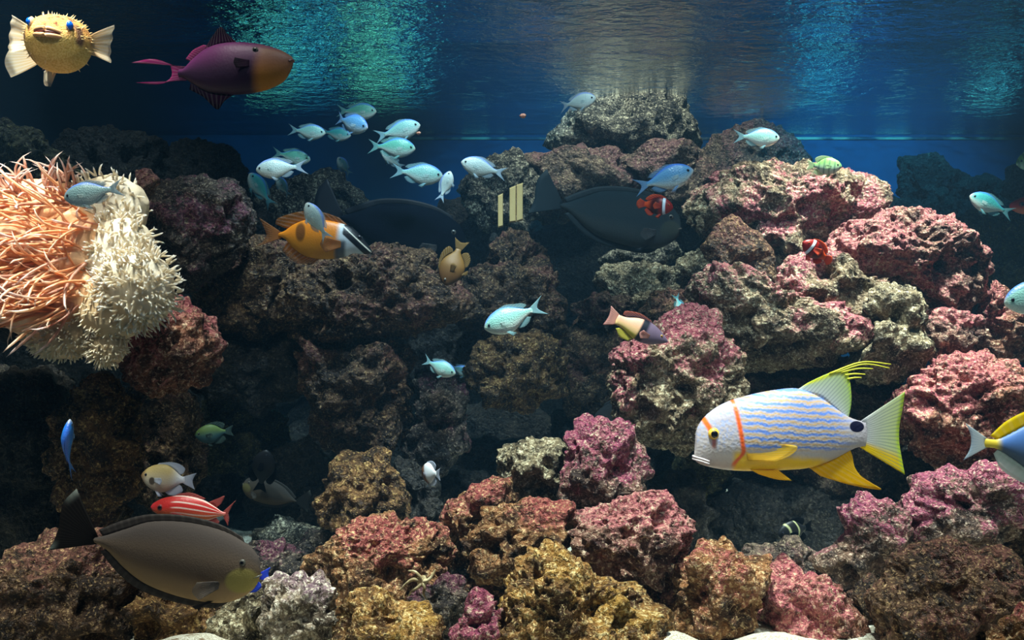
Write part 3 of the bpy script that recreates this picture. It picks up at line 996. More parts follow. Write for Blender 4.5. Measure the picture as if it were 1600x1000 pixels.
BLACK = plain('black_eye', (10, 10, 14), 0.15, 0.6)
DKEYE = plain('dark_eye', (24, 26, 40), 0.2, 0.6)
GOLD = plain('gold_iris', (200, 150, 60), 0.3)
GREY = plain('grey_iris', (90, 88, 80), 0.3)

# chromis: blue-green back with a painted bluish lens fringe, silvery belly; the object's own colour shifts each fish
t = NT('chromis_skin')
u, v = t.uv('rel')
oi = t.n('ShaderNodeObjectInfo')
c = t.mix(t.step(v, -0.75, 0.35), lin((226, 238, 228)), lin((150, 205, 196)))
c = t.mix(t.mul(oi.outputs['Alpha'], t.step(v, -1.1, 0.3)), c, oi.outputs['Color'])
c = t.mix(t.mul(t.step(v, 0.62, 0.95), 0.75), c, lin((62, 110, 220)))  # bluish lens fringe along the back, painted into the skin
c = t.mix(t.mul(t.step(u, 0.07, 0.0), 0.5), c, lin((235, 225, 205)))
c = t.mix(t.mul(t.band(u, 0.235, 0.006, 0.006), 0.18), c, lin((70, 110, 120)))
CHSKIN = t.surf(c, 0.35, 0.5, scales(t, 48, 60, 0.3))
CHFIN = fin_mat('chromis_fin', (130, 185, 220), (170, 215, 240), 0.75, 0.3, True)
CHPEC = fin_mat('chromis_pectoral', (210, 228, 224), (214, 232, 232), 0.9, 0.2)
CHTAIL = fin_mat('chromis_tail_fin', (150, 200, 220), (150, 200, 245), 0.35, 0.3, True)


def chromis(bend=0.0):
    f = Fish('chromis',
             [(0, .006), (.010, .034), (.035, .072), (.09, .124), (.19, .177), (.31, .200), (.44, .182), (.57, .124), (.67, .066), (.74, .044), (.78, .044)],
             [(0, -.006), (.010, -.028), (.035, -.060), (.09, -.114), (.19, -.172), (.32, -.205), (.45, -.182), (.57, -.120), (.67, -.060), (.74, -.04), (.78, -.040)],
             [(0, .004), (.03, .026), (.1, .055), (.2, .078), (.35, .084), (.55, .05), (.7, .02), (.78, .010)], 26, 16, bend)
    f.body(CHSKIN)
    f.fin('tail_fin', [(.755, .042), (.765, .0), (.755, -.040)], [(1.0, .155), (.925, .085), (.868, 0), (.925, -.085), (1.0, -.155)], CHTAIL, 15, 5)
    f.fin('dorsal_fin', [(.24, .180), (.4, .182), (.56, .122), (.66, .068)], [(.27, .202), (.42, .224), (.56, .186), (.68, .150), (.735, .10)], CHFIN, 17, 4)
    f.fin('anal_fin', [(.47, -.168), (.57, -.115), (.66, -.064)], [(.52, -.19), (.6, -.19), (.68, -.15), (.73, -.09)], CHFIN, 13, 4)
    f.paired('pelvic_fin', [(.29, -.165), (.34, -.170)], [(.37, -.255), (.44, -.235)], CHFIN, .02, n=7, m=3)
    f.paired('pectoral_fin', [(.25, .0), (.26, -.055)], [(.35, .0), (.375, -.035), (.35, -.07)], CHPEC, .018, n=9, m=4)
    f.eyes(.088, .022, .025, DKEYE)
    return f


CH = [chromis(0.0), chromis(0.35), chromis(-0.35)]
WHITE_T = (0.72, 0.78, 0.74, 0.65)
GREEN_T = (0.10, 0.46, 0.32, 0.85)
TEAL_T = (0.04, 0.42, 0.42, 0.92)
BLUE_T = (0.10, 0.32, 0.62, 0.88)
PALE_T = (0.26, 0.56, 0.50, 0.75)
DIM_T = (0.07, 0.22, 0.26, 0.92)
GREY_T = (0.22, 0.36, 0.38, 0.90)
G = 'blue-green chromis in open water'
for nose, tail, d, k, tint, yaw, up, label in (
    ((589, 176), (524, 172), 2.22, 0, GREEN_T, 10, (0, -1), 'green-backed chromis at the very top of the left shoal, partly behind a bluer one'),
    ((577, 204), (514, 178), 2.05, 1, BLUE_T, 25, (0, -1), 'largest bluish chromis in the upper left shoal, snout tipped down'),
    ((509, 209), (449, 202), 2.12, 0, PALE_T, 5, (0, -1), 'pale green chromis at the left end of the upper shoal'),
    ((549, 213), (498, 204), 2.22, 0, TEAL_T, 10, (0, -1), 'deep green chromis tucked below the largest bluish one'),
    ((657, 196), (584, 214), 2.10, 0, PALE_T, 5, (0, -1), 'pale chromis at the right end of the upper shoal, swimming upward'),
    ((649, 233), (572, 226), 2.02, 1, GREEN_T, 0, (0, -1), 'round green chromis in the centre of the shoal'),
    ((598, 238), (630, 262), 2.25, 0, GREY_T, 35, (0, -1), 'greyish chromis half hidden below the round green one'),
    ((400, 266), (478, 258), 1.78, 2, WHITE_T, 0, (0, -1), 'white chromis facing left with forked tail, left side of the shoal'),
    ((485, 250), (424, 238), 2.15, 0, GREEN_T, 0, (0, -1), 'green chromis directly behind the white one that faces left'),
    ((396, 274), (418, 318), 2.25, 1, TEAL_T, 40, (0.55, -0.6), 'teal chromis rising steeply at the left edge of the shoal'),
    ((437, 279), (449, 306), 2.25, 0, DIM_T, 45, (0.5, -0.6), 'tiny dim teal chromis under the white left-facing one'),
    ((531, 249), (545, 272), 2.50, 0, DIM_T, 50, (0.5, -0.6), 'tiny dim green chromis alone in the blue below the shoal'),
    ((692, 276), (610, 266), 2.00, 0, PALE_T, 0, (0, -1), 'long pale chromis lowest in the shoal, facing right'),
    ((704, 268), (687, 316), 1.90, 2, WHITE_T, 5, (-0.8, -0.5), 'slim white chromis seen nearly end-on beside the long pale one'),
    ((721, 254), (792, 272), 1.86, 0, WHITE_T, 8, (0, -1), 'cream-white chromis facing left before grey speckled rock'),
    ((930, 157), (871, 162), 2.10, 1, WHITE_T, 25, (0, -1), 'white chromis near the water surface in front of grey back rock'),
    ((1218, 216), (1145, 213), 2.05, 0, PALE_T, 0, (0, -1), 'pale chromis alone at the pale water line on the right'),
    ((1082, 268), (991, 293), 1.75, 0, BLUE_T, 10, (0, -1), 'bright blue-backed chromis above the middle unicornfish'),
    ((757, 514), (852, 476), 1.62, 0, PALE_T, 0, (0, -1), 'largest pale chromis in mid-tank, facing left with raised tail'),
    ((480, 318), (512, 376), 1.56, 0, WHITE_T, 12, (0.8, -0.45), 'silvery chromis rising in front of the orange rabbitfish'),
    ((712, 584), (656, 562), 1.70, 1, PALE_T, 15, (0, -1), 'white chromis with spread fins low beside the central column'),
    ((740, 586), (698, 570), 2.00, 0, DIM_T, 10, (0, -1), 'dusky see-through chromis just behind the white one with spread fins'),
    ((100, 310), (194, 292), 1.16, 0, GREY_T, 0, (0, -1), 'grey-green blue-backed chromis in front of the sea anemone'),
    ((114, 654), (91, 744), 1.30, 2, (0.02, 0.22, 0.75, 1.0), 12, (-0.3, -0.25), 'slim bright blue chromis swimming straight up at the left'),
    ((1515, 306), (1584, 336), 2.10, 0, TEAL_T, 0, (0, -1), 'teal chromis facing left near the right edge'),
    ((1566, 474), (1690, 448), 1.45, 0, PALE_T, 5, (0, -1), 'big pale teal chromis cut off by the right edge'),
    ((1067, 497), (1056, 458), 1.98, 0, TEAL_T, 20, (0.9, -0.2), 'tiny cyan chromis diving beside the pink mound'),
):
    w = at(*nose, d)
    o = CH[k].spawn('chromis')
    if label.startswith('slim bright blue'):
        place(o, nose, tail, d, label, yaw, (-0.35, 0.0), 'fish', G, tint)
        o.rotation_euler.rotate_axis('X', math.radians(104))
    else:
        place(o, nose, tail, d, label, yaw, up, 'fish', G, tint)

# ---- big yellow-and-blue snapper
def px(x, y):
    return ((x - 1085) / 330.0, (690 - y) / 330.0)


def pxs(*p):
    return [px(*q) for q in p]


t = NT('snapper_skin')
s, z = t.uv('uv')
co = t.coord()
wob = t.math('ADD', t.mul(t.math('SUBTRACT', t.noise(co, 20.0, 2.0), 0.5), 0.030), t.mul(t.math('SUBTRACT', t.noise(co, 70.0, 2.0), 0.5), 0.014))
zz = t.math('ADD', t.math('ADD', z, wob), t.mul(s, 0.06))
lines = t.math('SINE', t.mul(zz, 2 * math.pi / 0.0330))
body_c = t.mix(t.step(z, -0.12, 0.2), lin((206, 196, 190)), lin((176, 168, 184)))
strip = t.mix(t.step(lines, -0.35, 0.35), lin((214, 170, 104)), lin((104, 142, 226)))
region = t.mul(t.step(s, 0.17, 0.23), t.step(s, 0.80, 0.62))
region = t.mul(region, t.step(z, -0.055, -0.01))
tanw = t.step(t.math('ADD', t.mul(t.math('ABSOLUTE', lines), 0.75), t.mul(t.step(lines, -0.2, 0.4), 0.25)), 0.40, 0.85)
c = t.mix(t.mul(region, t.mul(tanw, 0.95)), body_c, strip)
head = t.mul(t.step(s, 0.20, 0.14), t.step(z, -0.06, 0.02))
c = t.mix(t.mul(head, t.mul(t.step(t.noise(co, 60.0, 2.0), 0.5, 0.6), 0.5)), c, lin((150, 175, 230)))
# yellow underside behind the gill bar, rising a little at the flank
yl = t.math('ADD', z, t.math('ADD', t.mul(t.math('SUBTRACT', s, 0.2), 0.10), t.mul(t.math('SUBTRACT', t.noise(co, 30.0, 2.0), 0.5), 0.02)))
yel = t.mul(t.step(yl, -0.020, -0.060), t.mul(t.step(s, 0.155, 0.19), t.step(s, 0.72, 0.56)))
c = t.mix(yel, c, lin((255, 206, 6)))
# orange bars
b1 = t.math('SUBTRACT', s, t.math('ADD', 0.208, t.mul(z, -0.16)))
b1 = t.math('ADD', b1, t.mul(t.step(z, -0.03, -0.11), 0.05))
bar = t.mul(t.band(b1, 0.0, 0.010, 0.007), t.step(z, -0.125, -0.09))
c = t.mix(bar, c, lin((236, 96, 32)))
b2 = t.math('SUBTRACT', s, t.math('ADD', 0.074, t.mul(t.math('SUBTRACT', z, 0.045), -0.52)))
bar2 = t.mul(t.band(b2, 0.0, 0.013, 0.007), t.step(z, 0.04, 0.05))
c = t.mix(bar2, c, lin((240, 110, 40)))
bar3 = t.mul(t.band(s, 0.080, 0.009, 0.006), t.mul(t.step(z, 0.05, 0.04), t.step(z, -0.035, -0.01)))
c = t.mix(t.mul(bar3, 0.8), c, lin((176, 80, 60)))
# black saddle spot
ex = t.math('DIVIDE', t.math('SUBTRACT', s, 0.762), 0.036)
ez = t.math('DIVIDE', t.math('SUBTRACT', z, 0.073), 0.026)
rr = t.math('ADD', t.mul(ex, ex), t.mul(ez, ez))
c = t.mix(t.step(rr, 1.15, 0.85), c, lin((16, 16, 44)))
SNSKIN = t.surf(c, 0.4, 0.4, scales(t, 75, 75, 0.35, 0.0012))

sn = Fish('snapper',
          pxs((1085, 712), (1085.5, 705), (1086.5, 690), (1088, 673), (1097, 656), (1114, 640), (1138, 627), (1175, 616), (1212, 609), (1246, 607), (1278, 619), (1302, 635), (1322, 649), (1338, 656), (1352, 659)),
          pxs((1085, 714), (1086, 719), (1092, 724), (1106, 729), (1134, 734), (1169, 736), (1215, 735), (1264, 731), (1299, 719), (1328, 704), (1340, 699), (1352, 698)),
          [(0, .006), (.006, .020), (.05, .048), (.12, .068), (.25, .088), (.4, .088), (.55, .066), (.7, .034), (.81, .016)], 70, 40)
sn.body(SNSKIN)
YFIN = fin_mat('yellow_fin', (255, 208, 8), (255, 204, 4), 0.05, 0.08)
t = NT('snapper_tail_skin')
u, v = t.uv('rel')
c = t.mix(v, lin((214, 212, 216)), lin((196, 208, 120)))
c = t.mix(t.step(u, 0.70, 0.86), c, lin((250, 206, 16)))
c = t.mix(t.mul(t.step(v, 0.86, 0.97), 0.8), c, lin((190, 214, 40)))
w = t.math('SINE', t.mul(u, 120.0))
c = t.mix(t.mul(t.step(w, 0.0, 0.9), t.mul(t.step(v, 0.15, 0.5), 0.45)), c, lin((96, 120, 118)))
SNTAIL = t.surf(c, 0.5, 0.3)
t = NT('snapper_dorsal_skin')
u, v = t.uv('rel')
c = t.mix(v, lin((206, 208, 214)), lin((178, 204, 120)))
c = t.mix(t.step(t.math('SUBTRACT', t.mul(v, 1.2), t.mul(u, 0.9)), 0.45, 0.9), c, lin((226, 226, 30)))
c = t.mix(t.mul(t.step(v, 0.80, 0.97), 0.6), c, lin((170, 206, 40)))
w = t.math('SINE', t.mul(u, 120.0))
c = t.mix(t.mul(t.step(w, 0.0, 0.9), 0.40), c, lin((110, 130, 128)))
SNDOR = t.surf(c, 0.5, 0.3)
sn.fin('tail_fin', pxs((1346, 657), (1350, 678), (1345, 700)), pxs((1414, 612), (1410, 640), (1405.5, 665), (1405, 690), (1409, 716), (1414, 742)), SNTAIL, 39, 8, th=0.014)
sn.fin('dorsal_fin', pxs((1246, 609), (1278, 621), (1302, 637), (1324, 652)), pxs((1262, 598), (1290, 585), (1320, 575), (1327, 592), (1330, 612), (1330, 632), (1326, 652)), SNDOR, 37, 8, th=0.010)
FIL = plain('yellow_filament', (232, 226, 60), 0.5)
for a, b, c3 in (((1296, 584), (1346, 566), (1392, 569)), ((1306, 582), (1350, 569), (1390, 575)), ((1314, 582), (1340, 576), (1364, 576)), ((1320, 586), (1336, 584), (1352, 585)), ((1324, 592), (1336, 590), (1346, 590))):
    q = [(0.5 - px(*p)[0], 0.0, px(*p)[1]) for p in (a, b, c3)]
    sn.tube('fin_filament', q, .0055, .0022, FIL)
sn.fin('anal_fin', pxs((1262, 729), (1290, 722), (1312, 711), (1328, 703)), pxs((1282, 744), (1330, 758), (1377, 765), (1350, 748), (1336, 731), (1332, 712)), YFIN, 33, 7, th=0.010)
sn.paired('pelvic_fin', pxs((1168, 731), (1190, 732), (1212, 732)), pxs((1180, 738), (1208, 746), (1232, 748)), YFIN, .02, n=13, m=4)
sn.paired('pectoral_fin', pxs((1158, 694), (1160, 706), (1163, 716)), pxs((1200, 690), (1236, 693), (1228, 706), (1204, 716)), fin_mat('snapper_pectoral', (250, 204, 20), (250, 210, 50), 0.5, 0.15), .012, n=17, m=6)
LIP = plain('white_lip', (208, 200, 200), 0.5)
for zl, r in ((-.072, .0045), (-.084, .0045)):
    q = [(0.5 - .060, .052, zl - .014), (0.5 - .03, .042, zl - .004), (0.5 + .000, .020, zl + .002), (0.5 + .006, 0, zl + .003), (0.5 + .000, -.020, zl + .002), (0.5 - .03, -.042, zl - .004), (0.5 - .060, -.052, zl - .014)]
    sn.tube('lip', q, r, r, LIP, 8, 22)
YIRIS = plain('yellow_iris', (236, 190, 70), 0.25)
sn.eyes(.081, .043, .029, YIRIS, BLACK, pr=.60)
o = sn.spawn('striped_snapper')
place(o, (1085, 690), (1415, 690), 1.42, 'big yellow snapper with wavy blue stripes and trailing dorsal filaments', 0)

# ---- unicornfish
def upx(*p):
    return [((408 - x) / 330.0, (868 - y) / 330.0) for x, y in p]


t = NT('unicornfish_skin')
s, z = t.uv('uv')
u, v = t.uv('rel')
c = t.mix(t.step(v, -0.9, 0.9), lin((164, 134, 100)), lin((84, 76, 72)))
c = t.mix(t.mul(t.band(v, -0.05, 0.25, 0.25), 0.5), c, lin((62, 58, 60)))
fx = t.math('DIVIDE', t.math('SUBTRACT', s, 0.075), 0.072)
fz = t.math('DIVIDE', t.math('SUBTRACT', z, -0.098), 0.062)
f1 = t.step(t.math('ADD', t.mul(fx, fx), t.mul(fz, fz)), 1.25, 0.65)
c = t.mix(t.mul(f1, 0.85), c, lin((168, 154, 88)))
oi = t.n('ShaderNodeObjectInfo')
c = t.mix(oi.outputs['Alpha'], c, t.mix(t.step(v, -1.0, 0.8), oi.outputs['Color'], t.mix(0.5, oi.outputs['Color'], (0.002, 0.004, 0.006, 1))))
UNSKIN = t.surf(c, 0.65, 0.0, scales(t, 150, 150, 0.2, 0.001))
t = NT('unicornfish_fin')
u, v = t.uv('rel')
oi = t.n('ShaderNodeObjectInfo')
c = t.mix(v, lin((74, 66, 60)), lin((52, 47, 45)))
w = t.math('SINE', t.mul(u, 110.0))
c = t.mix(t.mul(t.step(w, 0, 0.9), 0.25), c, lin((100, 92, 84)))
c = t.mix(oi.outputs['Alpha'], c, t.mix(0.6, oi.outputs['Color'], (0.002, 0.004, 0.006, 1)))
UNFIN = t.surf(c, 0.6, 0.2)
t = NT('unicornfish_tail')
u, v = t.uv('rel')
c = t.mix(t.mul(t.step(v, 0.80, 1.0), t.step(t.math('ABSOLUTE', t.math('SUBTRACT', u, 0.5)), 0.25, 0.48)), lin((24, 20, 18)), lin((110, 116, 108)))
w = t.math('SINE', t.mul(u, 110.0))
c = t.mix(t.mul(t.step(w, 0, 0.9), 0.25), c, lin((60, 54, 48)))
oi = t.n('ShaderNodeObjectInfo')
c = t.mix(oi.outputs['Alpha'], c, t.mix(0.6, oi.outputs['Color'], (0.002, 0.004, 0.006, 1)))
UNTAIL = t.surf(c, 0.6, 0.2)


def unicorn(bend=0.0):
    f = Fish('unicornfish',
             upx((408, 888), (407, 878), (402, 864), (384, 846), (346, 827), (290, 816), (235, 817), (195, 830), (165, 841), (148, 845)),
             upx((408, 892), (406, 902), (396, 919), (368, 936), (336, 940), (283, 932), (230, 914), (195, 890), (168, 864), (148, 853)),
             [(0, .008), (.02, .028), (.1, .06), (.25, .082), (.45, .078), (.65, .04), (.78, .014)], 44, 28, bend)
    f.body(UNSKIN)
    f.fin('tail_fin', upx((152, 844), (150, 849), (152, 855)), upx((116, 770), (98, 790), (92, 812), (90, 834), (84, 852), (76, 868)), UNTAIL, 27, 7)
    f.fin('dorsal_fin', upx((382, 846), (346, 829), (290, 818), (235, 819), (195, 832), (160, 843)), upx((378, 836), (340, 817), (287, 806), (232, 806), (190, 817), (153, 833)), UNFIN, 41, 3, th=.008)
    f.fin('anal_fin', upx((362, 937), (336, 939), (283, 931), (230, 913), (195, 889), (166, 863)), upx((352, 944), (332, 949), (278, 942), (222, 925), (186, 900), (156, 866)), UNFIN, 41, 3, th=.008)
    f.paired('pectoral_fin', upx((352, 900), (350, 912)), upx((322, 898), (315, 912), (326, 925)), fin_mat('unicornfish_pectoral', (110, 100, 94), (130, 118, 110), 0.6, 0.2, True), .05, n=13, m=4)
    f.paired('pelvic_fin', upx((340, 934), (330, 935)), upx((315, 946), (308, 942)), UNFIN, .02, n=7, m=3)
    f.eyes(.075, -.012, .017, GREY, BLACK)
    f.tube('mouth', [(0.5 - .03, .026, -.088), (0.5 - .002, .012, -.082), (0.5 + .002, 0, -.080), (0.5 - .002, -.012, -.082), (0.5 - .03, -.026, -.088)], .005, .005, GREY, 6, 14)
    return f


UN = unicorn()
CLEAR = (0, 0, 0, 0)
place(UN.spawn('unicornfish'), (408, 872), (78, 860), 1.17, 'largest grey unicornfish with a yellowish cheek, lower left above the rocks', 0, tint=CLEAR)
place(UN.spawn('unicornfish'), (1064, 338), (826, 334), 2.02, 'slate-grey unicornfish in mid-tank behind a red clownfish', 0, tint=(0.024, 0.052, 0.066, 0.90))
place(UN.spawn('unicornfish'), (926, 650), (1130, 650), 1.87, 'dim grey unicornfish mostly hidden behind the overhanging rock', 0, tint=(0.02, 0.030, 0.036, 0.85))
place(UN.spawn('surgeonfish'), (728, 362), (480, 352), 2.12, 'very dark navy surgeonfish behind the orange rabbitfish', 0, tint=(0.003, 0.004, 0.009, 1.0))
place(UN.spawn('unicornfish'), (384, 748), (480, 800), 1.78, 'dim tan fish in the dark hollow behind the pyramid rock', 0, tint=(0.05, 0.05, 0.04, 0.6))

# ---- orange rabbitfish
def rpx(*p):
    return [((581 - x) / 178.0, (375 - y) / 178.0) for x, y in p]


t = NT('rabbitfish_skin')
s, z = t.uv('uv')
u, v = t.uv('rel')
c = t.mix(t.step(v, -0.9, 0.6), lin((206, 140, 40)), lin((232, 132, 20)))
ex = t.math('DIVIDE', t.math('SUBTRACT', s, 0.615), 0.045)
ez = t.math('DIVIDE', t.math('SUBTRACT', z, 0.065), 0.085)
c = t.mix(t.mul(t.step(t.math('ADD', t.mul(ex, ex), t.mul(ez, ez)), 1.4, 0.5), 0.8), c, lin((60, 34, 14)))
dg = t.math('SUBTRACT', s, t.math('MULTIPLY_ADD', z, -0.10, 0.26))
c = t.mix(t.step(dg, 0.06, 0.0), c, lin((206, 214, 218)))
blk = t.math('SUBTRACT', z, t.mul(s, 0.95))
c = t.mix(t.mul(t.step(dg, 0.0, -0.02), t.step(blk, -0.195, -0.180)), c, lin((10, 12, 20)))
c = t.mix(t.mul(t.band(blk, -0.112, 0.007, 0.005), t.step(dg, 0.0, -0.02)), c, lin((226, 222, 206)))
neck_shade = t.mul(t.band(dg, 0.0, 0.045, 0.02), t.step(v, 0.1, -0.2))
c = t.mix(t.mul(neck_shade, 0.85), c, lin((28, 34, 48)))  # dark shadow between head and chest, painted into the skin
RBSKIN = t.surf(c, 0.45, 0.4, scales(t, 80, 80, 0.2, 0.001))
RBFIN = fin_mat('rabbitfish_fin', (196, 116, 30), (150, 92, 40), 0.55, 0.15)
rb = Fish('rabbitfish',
          rpx((581, 391), (577, 385), (566, 371), (556, 360), (543, 352), (516, 345), (485, 342), (460, 350), (446, 360), (436, 364)),
          rpx((581, 394), (576, 397), (564, 397), (552, 396), (540, 401), (518, 405), (484, 403), (460, 390), (446, 374), (436, 370)),
          [(0, .012), (.05, .035), (.2, .075), (.4, .085), (.6, .06), (.8, .016)], 40, 24)
rb.body(RBSKIN)
rb.fin('tail_fin', rpx((440, 363), (438, 367), (440, 372)), rpx((405, 340), (412, 355), (416, 366), (412, 376), (398, 386)), RBFIN, 19, 5)
rb.fin('dorsal_fin', rpx((545, 354), (516, 347), (485, 344), (450, 358)), rpx((530, 340), (505, 332), (472, 330), (436, 340), (430, 350)), RBFIN, 25, 4)
rb.fin('anal_fin', rpx((500, 404), (478, 401), (450, 378)), rpx((488, 414), (462, 410), (440, 392)), RBFIN, 19, 4)
rb.paired('pectoral_fin', rpx((536, 378), (535, 388)), rpx((512, 372), (506, 384), (514, 396)), RBFIN, .08, n=11, m=4)
rb.eyes(.105, .018, .022, plain('dark_iris', (24, 24, 30)), BLACK)
place(rb.spawn('rabbitfish'), (581, 375), (403, 375), 1.64, 'orange rabbitfish with black and white striped face')

# ---- purple triggerfish
def tpx(*p):
    return [((458 - x) / 253.0, (105 - y) / 253.0) for x, y in p]


t = NT('triggerfish_skin')
s, z = t.uv('uv')
u, v = t.uv('rel')
c = t.mix(t.step(v, -0.3, 0.9), lin((40, 16, 44)), lin((92, 34, 84)))
face = t.step(t.math('ADD', s, t.mul(z, 0.12)), 0.245, 0.165)
c = t.mix(face, c, t.mix(t.step(z, -0.10, 0.06), lin((176, 112, 34)), lin((140, 92, 72))))
c = t.mix(t.mul(t.step(z, 0.085, 0.12), t.step(s, 0.3, 0.1)), c, lin((110, 60, 90)))
TRSKIN = t.surf(c, 0.5, 0.3, scales(t, 70, 70, 0.15, 0.001))
TRFIN = fin_mat('triggerfish_fin', (90, 30, 72), (150, 44, 104), 0.1, 0.08)
TRDK = fin_mat('triggerfish_spine', (52, 20, 52), (26, 12, 30), 0.05, 0.05)
tf = Fish('triggerfish',
          tpx((458, 92), (455, 88), (442, 80), (420, 72), (390, 67), (355, 67), (325, 75), (302, 92), (288, 107), (280, 109)),
          tpx((458, 98), (456, 106), (444, 126), (420, 139), (390, 146), (355, 148), (325, 144), (302, 132), (288, 122), (280, 121)),
          [(0, .016), (.06, .05), (.2, .085), (.4, .09), (.55, .06), (.7, .018)], 40, 24)
tf.body(TRSKIN)
tf.fin('tail_fin', tpx((292, 104), (288, 115), (292, 126)), tpx((205, 98), (236, 92), (262, 99), (268, 109), (268, 118), (263, 125), (246, 132), (212, 129)), TRFIN, 23, 6)
tf.fin('dorsal_fin', tpx((372, 68), (345, 70), (318, 80)), tpx((354, 52), (344, 42), (328, 62)), TRDK, 13, 5)
tf.fin('rear_dorsal_fin', tpx((335, 73), (315, 83), (298, 97)), tpx((318, 70), (302, 78), (290, 92)), TRFIN, 17, 4)
tf.fin('anal_fin', tpx((366, 147), (338, 146), (312, 138), (298, 130)), tpx((350, 158), (339, 171), (318, 152), (296, 140)), TRDK, 21, 5)
tf.paired('pectoral_fin', tpx((396, 100), (396, 110)), tpx((376, 98), (374, 106), (378, 114)), TRDK, .03, n=9, m=4)
tf.eyes(.215, .085, .020, GREY, BLACK)
tf.tube('mouth', [(0.5 - .022, .03, .030), (0.5 - .004, .016, .038), (0.5 + .002, 0, .040), (0.5 - .004, -.016, .038), (0.5 - .022, -.03, .030)], .007, .007, plain('pale_lip', (120, 80, 76)), 6, 14)
place(tf.spawn('triggerfish'), (458, 105), (205, 105), 1.42, 'dark purple triggerfish with ochre face and lyre tail near the surface')

# ---- clownfish
t = NT('clownfish_skin')
s, z = t.uv('uv')
u, v = t.uv('rel')
c = t.mix(t.step(s, 0.55, 0.72), lin((70, 12, 14)), lin((226, 78, 24)))
c = t.mix(t.step(s, 0.34, 0.42), lin((150, 26, 22)), c)
c = t.mix(t.band(t.math('ADD', s, t.mul(z, -0.12)), 0.235, 0.038, 0.010), c, lin((232, 242, 250)))
c = t.mix(t.mul(t.band(t.math('ADD', s, t.mul(z, -0.12)), 0.285, 0.012, 0.010), 0.8), c, lin((20, 8, 10)))
CLSKIN = t.surf(c, 0.4, 0.4)
CLFIN = fin_mat('clownfish_fin', (196, 40, 20), (230, 90, 40), 0.1, 0.1)
cl = Fish('clownfish',
          [(0, .01), (.015, .05), (.06, .11), (.15, .18), (.3, .235), (.45, .225), (.6, .15), (.72, .08), (.78, .07)],
          [(0, -.01), (.015, -.05), (.06, -.11), (.15, -.18), (.3, -.23), (.45, -.22), (.6, -.15), (.72, -.08), (.78, -.07)],
          [(0, .02), (.06, .07), (.2, .11), (.4, .11), (.6, .06), (.78, .018)], 30, 20)
cl.body(CLSKIN)
cl.fin('tail_fin', [(.76, .066), (.77, 0), (.76, -.066)], [(.92, .14), (.985, .07), (1.0, 0), (.985, -.07), (.92, -.14)], CLFIN, 15, 4)
cl.fin('dorsal_fin', [(.2, .2), (.35, .235), (.55, .175), (.7, .095)], [(.24, .25), (.4, .30), (.6, .29), (.74, .2), (.78, .13)], CLFIN, 19, 4)
cl.fin('anal_fin', [(.48, -.21), (.58, -.155), (.7, -.09)], [(.54, -.28), (.65, -.27), (.76, -.15)], CLFIN, 13, 4)
cl.paired('pelvic_fin', [(.28, -.21), (.34, -.21)], [(.36, -.33), (.43, -.3)], CLFIN, .03, n=7, m=3)
cl.paired('pectoral_fin', [(.30, .03), (.31, -.06)], [(.45, .08), (.5, -.02), (.45, -.12)], CLFIN, .10, n=11, m=4)
cl.eyes(.12, .05, .035, plain('orange_iris', (200, 90, 40)), BLACK)
place(cl.spawn('clownfish'), (1050, 326), (996, 316), 1.86, 'red clownfish with one white bar in front of the middle unicornfish', 20)
place(cl.spawn('clownfish'), (1252, 379), (1302, 409), 1.76, 'red clownfish with pale blue bar hiding between rocks of the right mound', 15, up=(0.5, -0.8))

# ---- damselfish-shaped small fish
def damsel(kind, skin, fin, eye=DKEYE, eyer=.028):
    f = Fish(kind,
             [(0, .012), (.012, .045), (.05, .10), (.13, .17), (.26, .23), (.42, .245), (.56, .19), (.68, .095), (.74, .062), (.79, .058)],
             [(0, -.012), (.012, -.045), (.05, -.10), (.13, -.18), (.26, -.25), (.42, -.265), (.56, -.20), (.68, -.10), (.74, -.062), (.79, -.058)],
             [(0, .015), (.05, .05), (.2, .09), (.4, .10), (.6, .055), (.79, .012)], 32, 20)
    f.body(skin)
    f.fin('tail_fin', [(.765, .06), (.775, 0), (.765, -.06)], [(1.0, .155), (.96, .07), (.94, 0), (.96, -.07), (1.0, -.155)], fin, 15, 4)
    f.fin('dorsal_fin', [(.26, .225), (.45, .240), (.6, .165), (.7, .085)], [(.3, .262), (.5, .30), (.66, .285), (.78, .21), (.76, .12)], fin, 19, 4)
    f.fin('anal_fin', [(.46, -.255), (.58, -.185), (.7, -.09)], [(.52, -.30), (.66, -.30), (.78, -.21), (.75, -.12)], fin, 15, 4)
    f.paired('pelvic_fin', [(.28, -.235), (.34, -.245)], [(.36, -.34), (.43, -.33)], fin, .02, n=7, m=3)
    f.paired('pectoral_fin', [(.27, .0), (.28, -.07)], [(.42, .03), (.45, -.03), (.42, -.10)], fin, .08, n=9, m=4)
    f.eyes(.105, .035, eyer, eye)
    return f


t = NT('damselfish_skin')
s, z = t.uv('uv')
u, v = t.uv('rel')
c = t.mix(t.step(v, -0.4, 0.9), lin((196, 180, 158)), lin((206, 176, 112)))
c = t.mix(t.step(s, 0.50, 0.78), c, lin((236, 236, 244)))
c = t.mix(t.step(s, 0.14, 0.0), c, lin((150, 112, 70)))
ex = t.math('DIVIDE', t.math('SUBTRACT', s, 0.235), 0.060)
ez = t.math('DIVIDE', t.math('SUBTRACT', z, -0.060), 0.075)
c = t.mix(t.mul(t.step(t.math('ADD', t.mul(ex, ex), t.mul(ez, ez)), 1.3, 0.5), 0.9), c, lin((52, 38, 28)))
DMSKIN = t.surf(c, 0.45, 0.4, scales(t, 50, 50, 0.3, 0.001))
DMFIN = fin_mat('white_fin', (232, 232, 240), (214, 222, 246), 0.45, 0.2)
dm = damsel('damselfish', DMSKIN, DMFIN)
place(dm.spawn('damselfish'), (221, 743), (306, 752), 1.42, 'cream damselfish with dark blotch and white tail above the red-striped fish')

